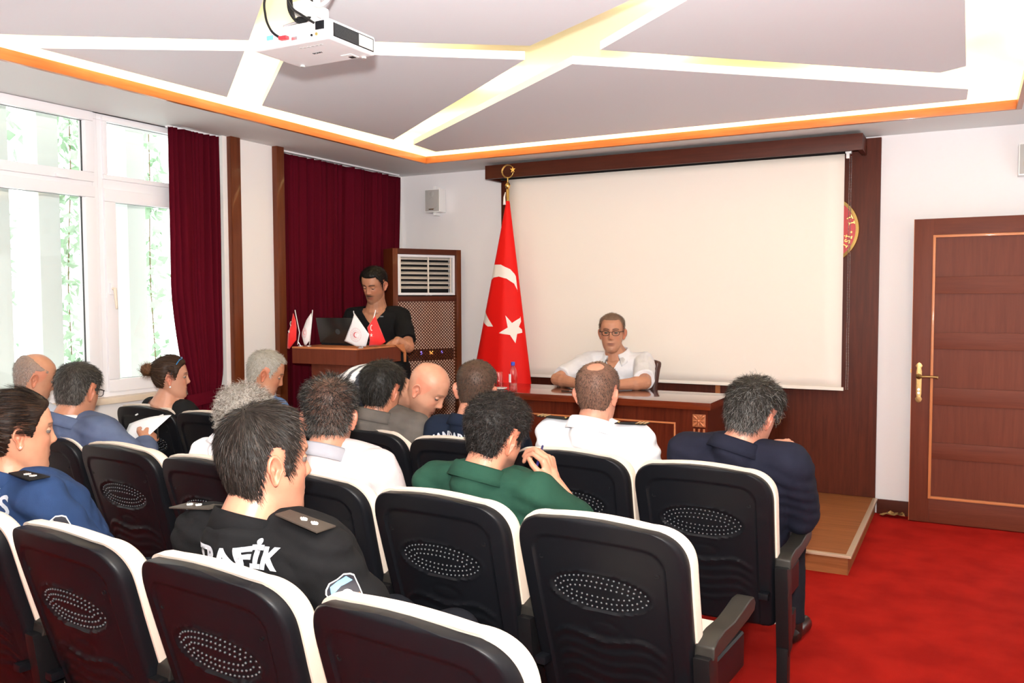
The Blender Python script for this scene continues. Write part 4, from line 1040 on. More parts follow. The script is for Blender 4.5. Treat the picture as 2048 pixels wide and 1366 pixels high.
def person(label,H,yaw,P,byaw=0,pitch=0,roll=0,N=None,s=1.0,skin=(.52,.27,.18),hair=None,outfit=None,arms=None,legs='sit',nup=.028,arch=0,tilt=0,face=None,belly=1.0,shw=.172,slouch=-.035,vox=.0048,category='person',wide=1.0,neckr=.056,feet=.42):
    s=s*1.02; H=(H[0],H[1],H[2]-.014); Hc=Vector(H); P=Vector(P); root=thing('person',label,category,(P.x,P.y,0))
    b=Body(); b.root=root; b.label=label
    by=math.radians(byaw); fw=Vector((-math.sin(by),math.cos(by),0)); rt=Vector((math.cos(by),math.sin(by),0))
    Mh=T(*H)@Matrix.Rotation(math.radians(yaw),4,'Z')@Matrix.Rotation(math.radians(roll),4,'Y')@Matrix.Rotation(-math.radians(pitch),4,'X')
    hR=Mh.to_3x3()
    if N is None: N=Hc+(fw*-.030+Vector((0,0,-.165)))*s
    N=Vector(N)+Vector((0,0,nup)); b.N=N;b.Mh=Mh;b.s=s;b.fw=fw
    tl=math.radians(tilt); rt2=(rt*math.cos(tl)+Vector((0,0,1))*math.sin(tl)).normalized(); b.rt=rt2
    mid=(P+N)/2-fw*slouch*2+Vector((0,0,arch))
    def curve(t):
        return P*(1-t)**2+mid*2*t*(1-t)+N*t*t
    def tang(t): t=min(max(t,0.02),.98); return (curve(t+.02)-curve(t-.02)).normalized()
    def loft(infl,t0,t1,ks=1.0,n=26):
        V=[];F=[];ts=[t for t in np.linspace(t0,t1,18)]
        SA=np.array(SECT)
        for t in ts:
            a=np.interp(t,SA[:,0],SA[:,1])*s*wide+infl; c=np.interp(t,SA[:,0],SA[:,2])*s*(belly if t<.6 else 1+(belly-1)*max(0,(.8-t)/.2))+infl
            tt=tang(t); R=rt*max(0,1-t)+rt2*min(1,max(0,t)); R=(R-tt*R.dot(tt)).normalized(); Fd=tt.cross(R)*-1
            Fd=R.cross(tt)*-1 if Fd.dot(fw)<0 else Fd
            if Fd.dot(fw)<0: Fd=-Fd
            p=curve(t) if t>=0 else P+(P-curve(.05)).normalized()*(-t*.5)
            for k in range(n):
                q=2*PI*k/n; e=.86
                V.append(p+R*(a*math.copysign(abs(math.cos(q))**e,math.cos(q)))+Fd*(c*math.copysign(abs(math.sin(q))**e,math.sin(q))))
        m=len(ts)
        for i in range(m-1):
            for k in range(n): F.append((i*n+k,i*n+(k+1)%n,(i+1)*n+(k+1)%n,(i+1)*n+k))
        F.append(tuple(range(n))[::-1]);F.append(tuple((m-1)*n+k for k in range(n)))
        return V,F
    Cs=curve(.865)
    Sh={ +1:Cs+rt2*shw*s*wide, -1:Cs-rt2*shw*s*wide }
    arms=arms or {}
    AR={}
    for sd in (1,-1):
        a=arms.get(sd,{})
        E=Vector(a['E']) if 'E' in a else Sh[sd]+rt*sd*.035*s+fw*.09*s+Vector((0,0,-.26*s))
        W=Vector(a['W']) if 'W' in a else P+rt*sd*.07*s+fw*.25*s+Vector((0,0,.085*s))
        AR[sd]=(Sh[sd],E,W,a)
    b.Sh=Sh;b.AR=AR;b.curve=curve;b.root=root
    # ---- body: one continuous mesh
    mb=B(); v,f=loft(-.004,-.1,.99); mb.add(v,f)
    hv,hf=head_mesh(); mb.add([Mh@(Vector(p)*s) for p in hv],hf)
    nk=Mh@(Vector((0,-.012,-.055))*s); mb.cap(N-Vector((0,0,.03*s)),neckr*1.18*s,nk,neckr*s,20)
    mb.cap(curve(.93),.085*s,nk,.045*s,16)
    for sd in (1,-1):
        S0,E,W,a=AR[sd]; mb.cap(S0,.052*s,E,.040*s,14); mb.cap(E,.042*s,W,.028*s,14); fm=E.lerp(W,.28); mb.cap(E,.040*s,fm,.043*s,14)
        mb.cap(curve(.9),.05*s,S0,.052*s,12)
        hd=a.get('hd',(W-E)); pn=a.get('pn',Vector((0,0,-1))); hv2,hf2=hand_geo(W,hd,pn,a.get('side',sd),a.get('curl',.45),s,a.get('spread',.1),a.get('thumb',1.0)); mb.add(hv2,hf2)
    me=remesh(mb.v,mb.f,vox,1,'body')
    Vv=verts(me)
    # islands: ears, eyelids
    iV=[];iF=[];isl=[]
    def isl_add(v,f):
        base=len(Vv)+len(iV); iV.extend([tuple(Mh@(Vector(p)*s)) for p in v]); iF.extend([tuple(q+base for q in g) for g in f])
    for sd in (1,-1): isl_add(*ear(sd))
    fc=face or {}
    for sd in (1,-1):
        isl_add(*lid(sd*.031,0,fc.get('lid',.38),up=True)); isl_add(*lid(sd*.031,0,fc.get('lidlow',.55),up=False))
    polys=[tuple(p.vertices) for p in me.polygons]
    AV=np.concatenate([Vv,np.array(iV)]); nb=bpy.data.meshes.new('body'); nb.from_pydata((AV-np.array(root.location)).tolist(),[],polys+iF); nb.update(); bpy.data.meshes.remove(me)
    inv=np.array(Mh.inverted()); hp=(AV@inv[:3,:3].T+inv[:3,3])/s; x,y,z=hp.T
    skin=tuple(np.array(skin)*np.array((.84,.78,.72))); col=np.tile(np.array(skin,float),(len(AV),1)); hc=np.array((hair or {}).get('color',(.03,.02,.015)))
    near=(np.abs(x)<.1)&(np.abs(y)<.13)&(np.abs(z)<.135)
    def mixc(mask,c,k):
        kk=(mask*k)[:,None]; col[:]=col*(1-kk)+np.array(c)*kk
    fy=(y>.05)&near
    red=np.array(skin)*np.array((1.08,.82,.80)); mixc(np.where(near,np.exp(-((np.abs(x)-.04)/.016)**2-((z+.015)/.02)**2)+np.exp(-(x/.013)**2-((z+.02)/.012)**2),0)*fy,red,.6)
    lipz=np.exp(-((z+.058)/.0085)**4)*np.exp(-(x/.0235)**4)*fy; mixc(lipz,np.array(fc.get('lips',(.40,.13,.10)))*.72,.75)
    line=np.exp(-((z+.058)/.0022)**2)*np.exp(-(x/.022)**4)*fy; mixc(line,(.07,.02,.018),.8)
    if fc.get('brows',1):
        bz=.036+.004*np.sin(np.clip((np.abs(x)-.012)/.036,0,1)*PI)-.002; bm_=np.exp(-((z-bz)/fc.get('browh',.0036))**4)*((np.abs(x)>.011)&(np.abs(x)<.050))*fy; mixc(bm_,fc.get('browc',hc*1.2),.85)
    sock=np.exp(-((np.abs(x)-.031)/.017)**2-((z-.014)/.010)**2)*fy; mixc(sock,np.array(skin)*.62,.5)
    st=fc.get('stubble',0)
    if st:
        jaw=np.clip((-.030-z)/.02,0,1)*np.clip((y+.02)/.03,0,1)*near*(1-.6*np.exp(-((z+.058)/.012)**2-(x/.022)**2)); jaw=jaw*np.clip((z+.135)/.012,0,1); mixc(jaw,hc*1.0+np.array((.01,.01,.012)),st)
    mu=fc.get('mustache',0)
    if mu: mixc(np.exp(-((z+.0445)/.0058)**4)*np.exp(-(x/.029)**4)*(y>.06)*near,hc,mu)
    if fc.get('goatee',0): mixc(np.exp(-((z+.095)/.014)**4)*np.exp(-(x/.022)**4)*(y>.05)*near,hc,fc['goatee'])
    mixc(((np.abs(x)>.070)&(np.abs(y)<.05)&(np.abs(z)<.05))*1.0,red*np.array((1.1,.95,.95)),.5)
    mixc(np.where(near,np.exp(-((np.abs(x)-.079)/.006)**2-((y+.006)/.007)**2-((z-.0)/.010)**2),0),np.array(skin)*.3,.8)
    if hair is not None and hair.get('shade',0):
        ln=hairline(x,y,z,**hair.get('line',{})); mixc(np.clip(ln+.6,0,1)*near,hc*.8+np.array(skin)*.25,hair['shade'])
    tone(nb,np.clip(col,0,1)); bo=link('body',nb,'skin',root,smooth='all'); b.body=bo
    # eyes
    for sd in (1,-1):
        m_=B(); r=.0118; V=[];F=[]; nu,nv=24,18; cc=[]
        gz=fc.get('gaze',(0,0)); gd=Vector((math.sin(gz[0]),math.cos(gz[0])*math.cos(gz[1]),math.sin(gz[1]))).normalized(); q=Vector((0,1,0)).rotation_difference(gd)
        for j in range(nv+1):
            th=PI*(j/nv)**1.5
            for i in range(nu):
                a=2*PI*i/nu; p=Vector((r*math.sin(th)*math.cos(a),r*math.cos(th),r*math.sin(th)*math.sin(a))); p=q@p
                V.append(Mh@((p+Vector((sd*.031,.0685,.014)))*s)-root.location)
                cc.append((.01,.01,.01) if th<.20 else (fc.get('iris',(.07,.035,.02)) if th<.62 else (.13,.11,.10)))
        for j in range(nv):
            for i in range(nu): F.append((j*nu+i,j*nu+(i+1)%nu,(j+1)*nu+(i+1)%nu,(j+1)*nu+i))
        m_.add(V,F); me=m_.mesh('eye')
        if len(me.vertices)==len(cc): tone(me,np.array(cc))
        link('eye',me,'eye',root,smooth='all')
    if hair is not None: 
        hh=dict(hair); hh['skin']=skin; b.hair=make_hair(root,Mh,s,hh)
    # ---- clothing
    of=outfit
    def wrinkle(me,amp,seed=0):
        a=verts(me); n_=normals(me); k=1.0
        p=a*1.0; x,y,z=p.T; sd_=seed
        w1=np.sin(38*x+14*np.sin(9*z+sd_)+22*z)*np.sin(11*y+9*z+sd_); w2=np.sin(70*z+30*x+6*np.sin(16*y+sd_))*.5*np.sin(13*x+17*z+2*sd_)
        w3=np.sin(24*z-18*x+5*np.sin(12*x+sd_))*.8
        w4=np.abs(np.sin(15*x+9*z+4*np.sin(7*z+sd_)+3*y))**3; d=amp*(w1*.6+w2*.5+w3*.6+w4*1.1)*.6; setverts(me,a+n_*d[:,None])
    infl=of.get('infl',.012); mb=B(); v,f=loft(infl,-.12 if legs!='none' else -.1,of.get('top',.985)); mb.add(v,f)
    sl=of.get('sleeve','short'); 
    for sd in (1,-1):
        S0,E,W,a=AR[sd]
        r0=(.058+infl*.8)*s if of.get('kind')!='jacket' else (.062+infl*.9)*s
        mb.cap(curve(.88),(.055)*s+infl,S0,r0,14)
        if not of.get('scoop') and sd==1: mb.cap(curve(.90),.088*s+infl,N-Vector((0,0,.004*s)),neckr*1.16*s+infl*.9,20,(False,True)); mb.cap(N-Vector((0,0,.03*s))-fw*.004,neckr*1.2*s+infl*.8,N+Vector((0,0,.004*s)),neckr*1.12*s+infl*.7,20,(False,True))
        if sl=='short': mb.cap(S0,r0,S0.lerp(E,of.get('slen',.72)),(.050)*s+infl*1.35,18,(False,True))
        elif sl=='long':
            mb.cap(S0,r0,E,.046*s+infl,16); mb.cap(E,.047*s+infl,E.lerp(W,.95),.032*s+infl*.9,16,(False,True))
    me=remesh(mb.v,mb.f,of.get('vox',.0075),of.get('smooth',5),'shirt'); wrinkle(me,of.get('wr',.0035)*1.5*s,len(label))
    cut=of.get('cut')
    if cut:
        bm=bmesh.new(); bm.from_mesh(me)
        vp=getattr(cut,'v',None)
        if vp:
            for q_ in (1,-1): bmesh.ops.bisect_plane(bm,geom=bm.verts[:]+bm.edges[:]+bm.faces[:],plane_co=b.N+Vector((0,0,-.035-vp[0])),plane_no=(Vector((0,0,1))-b.rt*q_*(vp[0]/vp[1])).normalized())
        kill=[v for v in bm.verts if cut(v.co,b)]; bmesh.ops.delete(bm,geom=kill,context='VERTS'); bm.to_mesh(me); bm.free()
    b.bvh=BVHTree.FromPolygons([v.co.copy() for v in me.vertices],[tuple(p.vertices) for p in me.polygons])
    if of.get('pfn'):
        a=verts(me); tone(me,of['pfn'](a,b))
    me.transform(T(-P.x,-P.y,0)); b.shirt=link(of.get('name','shirt'),me,of['mat'],root,smooth='all')
    # collar: folded band round the neck
    cl=of.get('collar')
    if cl:
        hgt,rad,opening,fall,mt=cl.get('h',.035),cl.get('r',.066),cl.get('open',.35),cl.get('fall',.035),cl.get('mat',of['mat'])
        V=[];F=[];n=48; prof=[]
        ax=(nk-N).normalized(); ax=(ax*.45+Vector((0,0,1))*.55+ fw*.12).normalized()
        R=(rt2-ax*rt2.dot(ax)).normalized(); Fd=ax.cross(R); 
        if Fd.dot(fw)<0: Fd=-Fd
        base=N-ax*.012*s+fw*cl.get('fwd',.004)*s
        pr=[(-.002,-.014),(-.004,hgt*.5),(.0,hgt),(.005,hgt+.003),(.010,hgt*.9),(.016,hgt-fall*.55),(.021,hgt-fall),(.018,hgt-fall-.001),(.010,hgt-fall*.4)] if fall>0 else [(-.002,-.012),(-.003,hgt*.6),(-.002,hgt),(.003,hgt+.001),(.0045,hgt*.6),(.0055,-.012)]
        m_=len(pr)
        for i in range(n+1):
            t=i/n; q=-PI/2+opening/2+(2*PI-opening)*t   # opening at the front
            pass
            cx,sy_=math.cos(q),math.sin(q)
            fr=max(0,-sy_*-1) if False else 0
            front=max(0,(Fd*(-sy_)).dot(Fd))
            for (dr,h_) in pr:
                flare=1+(.35*front*max(0,(hgt-h_)/max(hgt,.01))*cl.get('point',1) if fall>0 and dr>.004 else 0)
                rr=(rad+.003+dr)*s*flare; drop=cl.get('drop',.03)*front*s+ (cl.get('lp',.02)*front**4*(1 if dr>.012 else 0))*s
                V.append(base+R*(rr*1.05*cx)+Fd*(-rr*.96*sy_)+ax*(h_*s-drop)-Vector((P.x,P.y,0)))
        for i in range(n):
            for j in range(m_): F.append((i*m_+j,i*m_+(j+1)%m_,(i+1)*m_+(j+1)%m_,(i+1)*m_+j))
        F.append(tuple(range(m_))); F.append(tuple(n*m_+j for j in range(m_))[::-1])
        b.collar=B().add(V,F).build('collar',mt,root,smooth='all')
    # trousers and shoes
    if legs in('sit','stand'):
        mb=B(); tm=of.get('trousers','trouser_dark')
        mb.cap(P+Vector((0,0,.02)),.125*s*wide,P+fw*.05+Vector((0,0,-.0)),.12*s*wide,18); mb.cap(P-rt*.07,.10*s,P+rt*.07,.10*s,16)
        for sd in (1,-1):
            hipj=P+rt*sd*.09*s
            if legs=='sit':
                kn=P+rt*sd*.10*s+fw*.36*s+Vector((0,0,.0)); kn.z=.475; an=Vector((P.x,P.y,.09))+rt*sd*.12*s+fw*feet*s
            else: kn=Vector((P.x,P.y,.50))+rt*sd*.095+fw*.03; an=Vector((P.x,P.y,.09))+rt*sd*.11
            mb.cap(hipj,.095*s,kn,.068*s,16); mb.cap(kn,.068*s,an,.050*s,16,(False,True))
            sh=B(); toe=an+fw*.16+Vector((0,0,-.055)); sh.cap(an+Vector((0,0,-.045))-fw*.03,.042,toe,.038,14,sc=(1,1)); sh.cap(an+Vector((0,0,.02)),.044,an+Vector((0,0,-.045)),.046,14)
            sv=[]
            for p in sh.v: sv.append((p[0],p[1],max(.002,p[2])))
            sh.v=sv; sh.build('shoe','shoe',root,smooth='all',xf=T(-P.x,-P.y,0))
        me=remesh(mb.v,mb.f,.013,4,'trousers'); wrinkle(me,.003,3); me.transform(T(-P.x,-P.y,0)); b.trousers=link('trousers',me,tm,root,smooth='all')
    return b
def onto(b,me,name,m,d,off=.003,parent=None,cell=.012):
    """lay a flat mesh (world space) onto the garment, casting along d"""
    bm=bmesh.new(); bm.from_mesh(me); bmesh.ops.triangulate(bm,faces=bm.faces)
    for _ in range(5):
        es=[e for e in bm.edges if e.calc_length()>cell]
        if not es: break
        bmesh.ops.subdivide_edges(bm,edges=es,cuts=1); bmesh.ops.triangulate(bm,faces=bm.faces)
    d=Vector(d).normalized(); rl=b.root.location
    z0=min((v.co.dot(d) for v in bm.verts),default=0)
    for v in bm.verts:
        ex=v.co.dot(d)-z0; h=b.bvh.ray_cast(v.co-d*.25,d)
        p=h[0] if h[0] is not None else b.bvh.find_nearest(v.co)[0]
        v.co=p-d*(off-min(ex,.0))-rl
    bm.normal_update()
    for f in bm.faces:
        if f.normal.dot(d)>0: f.normal_flip()
    bm.to_mesh(me); bm.free(); return link(name,me,m,parent or b.shirt.parent,smooth='all')
def flatpoly(poly,M4):
    me=bpy.data.meshes.new('p'); me.from_pydata([tuple(M4@Vector((x,y,0))) for x,y in poly],[],[tuple(range(len(poly)))]); me.update(); return me
def spectacles(b,m='blackm',col=None,r=.0008,lens=True,up=0.0,z=.014,rim=(.0225,.0155),yy=.094,parts=None,tw=.076):
    """thin frame spectacles in head space"""
    def W(p): return b.Mh@(Vector(p)*b.s)-b.root.location
    o=None; mb=B()
    Rt=Matrix.Rotation(up,3,'X')
    def q(p): v=Vector(p); v=Rt@(v-Vector((0,.0,z)))+Vector((0,.0,z)); return W(v)
    for sd in (1,-1):
        pts=[]
        for i in range(24):
            a=2*PI*i/24; ca,sa=math.cos(a),math.sin(a); x=sd*.032+rim[0]*math.copysign(abs(ca)**.75,ca); zz=z-.002+rim[1]*math.copysign(abs(sa)**.75,sa); pts.append(q((x,yy-abs(x)*.12,zz)))
        mb.tube(pts,r*b.s*1.3,6,closed=True)
        mb.tube([q((sd*.055,yy-.007,z+.006)),q((sd*.068,yy-.02,z+.007)),q((sd*tw,.02,z+.006)),q((sd*(tw+.001),-.012,z+.004)),q((sd*(tw-.001),-.03,z-.012))],r*b.s*1.6,6)
        if lens:
            pass
    mb.tube([q((-.011,yy-.001,z+.002)),q((0,yy+.003,z+.005)),q((.011,yy-.001,z+.002))],r*b.s*1.3,6)
    o=mb.build('spectacles',m,b.root,smooth='all')
    if lens:
        for sd in (1,-1):
            pts=[]
            for i in range(24):
                a=2*PI*i/24; ca,sa=math.cos(a),math.sin(a); x=sd*.032+rim[0]*math.copysign(abs(ca)**.75,ca); zz=z-.002+rim[1]*math.copysign(abs(sa)**.75,sa); pts.append(q((x,yy-abs(x)*.12,zz)))
            B().add(pts,[tuple(range(24))]).build('lens','window_glass_lens',o)
    return o
M['window_glass_lens']=glass_mat('lens_glass',(.97,.97,.97),0)
def cloth(name,c,c2=None,sc=300,rough=.9,bump=.35,sheen=0,vec=(1,1,1)):
    M[name]=mat(name,c,rough,bump=(bump,sc,vec,.0012),var=(c2 or tuple(x*.9 for x in c),9),sheen=sheen,spec=.12)
cloth('black_tee',(.007,.007,.008)); cloth('white_polo',(.78,.78,.82)); cloth('pale_polo',(.52,.46,.47),(.58,.52,.54),260,bump=.9); cloth('grey_collar',(.30,.30,.34))
cloth('blue_jacket',(.062,.083,.155),(.09,.118,.20),420,bump=.5); cloth('navy_suit',(.009,.010,.020),(.012,.013,.025)); cloth('grey_suit',(.075,.066,.060),(.100,.088,.080),400,bump=.5)
cloth('navy_uniform',(.008,.013,.028)); cloth('police_blue',(.016,.035,.095),(.021,.045,.12)); cloth('green_polo',(.011,.040,.027),(.014,.050,.033)); cloth('white_shirt',(.82,.82,.86))
cloth('blue_shirt',(.09,.16,.32)); cloth('trouser_dark',(.013,.014,.02)); cloth('trouser_jean',(.03,.045,.08)); cloth('black_dress',(.010,.010,.011)); cloth('white_trim',(.8,.8,.8)); cloth('plain_shirt',(.45,.5,.6))
cloth('epaulette_black',(.013,.013,.014)); cloth('epaulette_grey',(.050,.040,.034),rough=.5)
M['shoe']=mat('black_leather_shoe',(.012,.011,.010),.25); M['print']=mat('white_print',(.80,.84,.92),.55)
M['striped']=mat('striped_knit',(1,1,1),.85,attr='tone',bump=(.3,300,(1,1,1),.001),sheen=.1)
DARK=(.014,.010,.008); BRN=(.035,.018,.010); GREY=(.42,.40,.37); SALT=(.20,.19,.17)
def hair(color=DARK,color2=None,mix=.08,thick=.011,length=.022,lift=.004,n=3200,**k):
    d=dict(color=color,color2=color2 or tuple(c*2.2 for c in color),mix=mix,thick=thick,length=length,lift=lift,n=n); d.update(k); return d
# ---------------- the sixteen people ----------------
def vneck(depth,wd):
    def f(co,b):
        d=co-b.N; u=abs(d.dot(b.rt)); fr=d.dot(b.fw); return fr>-.02 and d.z>-.0345-depth*(1-u/wd) and u<wd and fr>.01
    f.v=(depth,wd); return f
# 1 standing man
p1=person('standing man in a black V-neck T-shirt with moustache behind the lectern',(-3.925,5.17,1.612),186,(-3.93,5.30,.93),byaw=200,pitch=24,roll=-4,s=1.05,legs='stand',
  skin=(.50,.25,.16),hair=hair(DARK,thick=.013,length=.020,n=2600,line=dict(temple=.008,side=-.01)),face=dict(mustache=.95,stubble=.28,goatee=.35,lid=-.05,browh=.0048,gaze=(0,-.5)),
  outfit=dict(mat='black_tee',cut=vneck(.10,.085),vox=.006,infl=.012,slen=.80),
  arms={1:dict(E=(-4.16,5.10,1.14),W=(-4.02,4.95,1.24),curl=.3,pn=(0,0,-1)),-1:dict(E=(-3.60,5.14,1.15),W=(-3.62,5.035,1.20),hd=(-.5,-.6,-.55),curl=.4,pn=(-.3,.2,-.9))},slouch=.0,nup=.015,vox=.0036)
spectacles(p1,r=.0016,up=.95,z=.030,yy=.096,lens=True)
me=text_mesh('COLUMBIA',.011,.0002,.0003); me.transform(frame_mat((-3.80,5.0,1.365),(-p1.fw.y*-1,p1.fw.x*-1,0),(0,0,1),p1.fw)@Matrix.Identity(4)); 
onto(p1,me,'chest_logo','print',-p1.fw,.002)
# 2 man seated at the stage table
p2=person('man in a white polo shirt and thin glasses seated at the stage table',(-2.305,5.88,1.252),196,(-2.26,6.0,.64),byaw=184,pitch=3,roll=0,s=1.12,N=(-2.285,5.915,1.075),
  skin=(.58,.30,.20),hair=hair((.10,.065,.04),(.25,.2,.16),.25,thick=.006,length=.012,n=3000,line=dict(front=.006,temple=.014),scalp=.25),face=dict(stubble=.12,lid=.42,lips=(.42,.15,.12),browh=.005,browc=(.07,.04,.03),gaze=(.0,.0),iris=(.10,.09,.07)),
  outfit=dict(mat='white_polo',collar=dict(h=.034,r=.070,open=.9,fall=.046,drop=.018,lp=.03),cut=vneck(.10,.055),vox=.006,wr=.005,slen=.86),
  arms={1:dict(E=(-2.600,5.56,.918),W=(-2.36,5.42,.905),pn=(0,0,-1),curl=.35,hd=(1,-.1,-.05)),-1:dict(E=(-1.955,5.60,.918),W=(-2.14,5.415,.905),pn=(0,0,-1),curl=.35,hd=(-1,.0,-.05))},slouch=.0,nup=.015,vox=.0034,shw=.178)
spectacles(p2,m='blackm',r=.0013,z=.014,yy=.098)
# 3 older balding man, far left
p3=person('balding older man in profile at the far left by the window, looking down',(-4.065,2.60,1.120),-22,(-4.06,2.69,.52),byaw=0,pitch=18,s=1.0,skin=(.56,.30,.20),N=(-4.09,2.53,.965),
  hair=hair((.14,.13,.12),(.40,.38,.35),.4,thick=.004,length=.008,n=2200,line=dict(front=.03,side=.065,crown=[(0,.02,.10,.085)]),scalp=.35),face=dict(stubble=.1,lid=.1,browc=(.03,.02,.015),browh=.005),
  outfit=dict(mat='plain_shirt',collar=dict(h=.03,fall=.035)))
# 4 man in blue-grey jacket holding paper
p4=person('man in a blue-grey jacket and white collar holding a sheet of paper',(-3.585,2.50,1.088),14,(-3.53,2.67,.52),byaw=2,pitch=14,s=1.04,skin=(.52,.26,.17),N=(-3.60,2.43,.925),
  hair=hair((.035,.028,.022),(.22,.2,.18),.22,thick=.010,length=.018,n=3600,sidemix=.25),face=dict(stubble=.15),
  outfit=dict(mat='blue_jacket',name='jacket',kind='jacket',infl=.022,sleeve='long',collar=dict(h=.034,r=.078,open=1.4,fall=.045,drop=.035),wr=.004),
  arms={1:dict(E=(-3.235,2.56,.74),W=(-3.385,2.69,.835),hd=(-.35,.75,.25),pn=(-.7,-.2,-.6),curl=1.0,side=1)})
B().tube([p4.N+Vector((.068*math.cos(a)*1.05,.066*math.sin(a),.022+.006*math.sin(a)*-1))-p4.root.location for a in np.linspace(0,2*PI,29)[:-1]],[.012]*28,8,closed=True).build('shirt_collar','white_trim',p4.root,smooth='all')
V=[(-3.328,2.78,.952),(-3.48,2.82,.925),(-3.625,2.80,.885),(-3.560,2.70,.795),(-3.415,2.70,.845)]
pp=thing('sheet_of_paper','white sheet of paper held by the man in the blue-grey jacket','paper')
nu,nv=8,8;Q=[];Fc=[]
A_,B_,C_,D_=Vector((-3.328,2.80,.952)),Vector((-3.628,2.80,.890)),Vector((-3.560,2.68,.785)),Vector((-3.410,2.70,.835))
for j in range(nv+1):
    for i in range(nu+1):
        u=i/nu;v=j/nv; p=(A_.lerp(B_,u)).lerp(D_.lerp(C_,u),v); p.z+=.012*math.sin(u*PI)*(1-v*.5); Q.append(p)
for j in range(nv):
    for i in range(nu): q=j*(nu+1)+i;Fc.append((q,q+1,q+nu+2,q+nu+1))
o=B().add(Q,Fc).build('sheet','paper',pp,smooth='all'); md=o.modifiers.new('t','SOLIDIFY'); md.thickness=.0006
q=thing('pen','black pen in the right hand of the man in the blue-grey jacket','pen'); B().cap((-3.372,2.755,.845),.004,(-3.425,2.80,.885),.0035,8).build('barrel','blackm',q,smooth='all')
t=thing('spectacle_temple' if False else 'x','x','x'); bpy.data.objects.remove(t)
spectacles(p4,r=.0013,z=.016,yy=.096)
# 5 woman with bun
def bun(c,r,n,col,Lr=.02):
    V=[];F=[];C=[]
    nu,nv=22,16
    for j in range(nv+1):
        for i in range(nu):
            th=PI*j/nv;a=2*PI*i/nu; rr=r*(1+.12*math.sin(5*a+7*th)+.08*math.sin(11*th+3*a)); V.append((c[0]+rr*math.sin(th)*math.cos(a),c[1]+rr*math.cos(th),c[2]+rr*math.sin(th)*math.sin(a))); C.append([x*(.6+.5*((i*7+j*3)%5)/5) for x in col])
    for j in range(nv):
        for i in range(nu): F.append((j*nu+i,j*nu+(i+1)%nu,(j+1)*nu+(i+1)%nu,(j+1)*nu+i))
    P=np.random.randn(n,3);P/=np.linalg.norm(P,axis=1,keepdims=True);Nn=P.copy();D=np.cross(P,np.array([.3,.9,.2]))+np.random.randn(n,3)*.35
    v,f,cc=ribbons('b',P*r*1.02+np.array(c),Nn,D,np.full(n,Lr),np.full(n,.006)*np.random.rand(n),.0007,np.array(col)*(.6+1.3*np.random.rand(n,1)),None,.002)
    return [(np.array(V),F,np.array(C)),(v,[tuple(q) for q in f.tolist()],cc)]
bc=(.065,.028,.014)
p5=person('woman with brown hair in a bun, blue glasses on her head and black top',(-4.0,3.37,1.063),-40,(-4.03,3.55,.52),byaw=-5,pitch=2,s=.95,skin=(.60,.33,.24),N=(-4.035,3.325,.90),neckr=.048,wide=.9,
  hair=hair(bc,(.14,.07,.035),.25,thick=.014,length=.05,lift=.003,n=3800,flow='back',target=(0,-.14,.055),mess=.08,line=dict(side=.0,nape=.01),extra=bun((0,-.128,.052),.036,900,(.11,.05,.022),.03)),
  face=dict(lid=.3,lips=(.45,.14,.13),browh=.0028),
  outfit=dict(mat='black_dress',infl=.008,cut=lambda co,b:(co-b.N).z>-.075-.0*abs((co-b.N).dot(b.rt)) and abs((co-b.N).dot(b.rt))<.112,vox=.006,slen=.5,top=.95,scoop=1))
for sd in (-1,1):
    pts=[]
    for i in range(12):
        t=i/11; a=p5.N+p5.rt*sd*(.118-.025*t)+p5.fw*(.02-.12*t)+Vector((0,0,-.045-.035*t)); h=p5.bvh.find_nearest(a); pts.append(a-p5.root.location)
    B().tube(pts,.0045,6).build('white_piping','white_trim',p5.root,smooth='all')
def hW(b,p): return b.Mh@(Vector(p)*b.s)-b.root.location
M['bluegl']=mat('blue_plastic',(.02,.16,.38),.3)
mb=B(); mb.tube([hW(p5,q) for q in ((.079,-.004,.030),(.083,.012,.065),(.076,.030,.098),(.058,.045,.118))],.0028,8); mb.tube([hW(p5,q) for q in ((-.079,-.004,.030),(-.083,.012,.065),(-.076,.030,.098),(-.058,.045,.118))],.0028,8)
for sd in(-1,1): mb.tube([hW(p5,(sd*.03+.026*math.cos(a),.046+.012*math.sin(a),.126+.003*math.sin(a)-abs(sd*.03+.026*math.cos(a))*.15)) for a in np.linspace(0,2*PI,20)[:-1]],.0022,6,closed=True)
mb.build('spectacles','bluegl',p5.root,smooth='all')
B().lathe([(.001,-.006),(.006,0),(.001,.006)],tuple(hW(p5,(.074,-.006,-.042))),12).build('earring','white',p5.root,smooth='all')
mb=B()
for i in range(9): a=2*PI*i/9; mb.lathe([(.0005,-.004),(.004,0),(.0005,.004)],tuple(hW(p5,(.022*math.cos(a),-.104,.052+.022*math.sin(a)))),8)
mb.build('hair_tie_beads','white',p5.root,smooth='all')
B().tube([hW(p5,(.021*math.cos(a),-.102,.052+.021*math.sin(a))) for a in np.linspace(0,2*PI,20)[:-1]],.007,8,closed=True).build('hair_tie','black_dress',p5.root,smooth='all')
# 6 silver haired man in blue
p6=person('silver-haired man in a blue shirt looking down, left of the lectern',(-3.285,3.37,1.112),-42,(-3.45,3.54,.52),byaw=-15,pitch=22,s=.98,skin=(.50,.24,.15),N=(-3.335,3.345,.955),
  hair=hair((.42,.40,.36),(.20,.17,.13),.3,thick=.009,length=.018,lift=.006,n=3200,mess=.4,line=dict(temple=.01)),face=dict(stubble=.08,lid=-.1,browc=(.10,.07,.05)),
  outfit=dict(mat='blue_shirt',collar=dict(h=.03,fall=.035)))
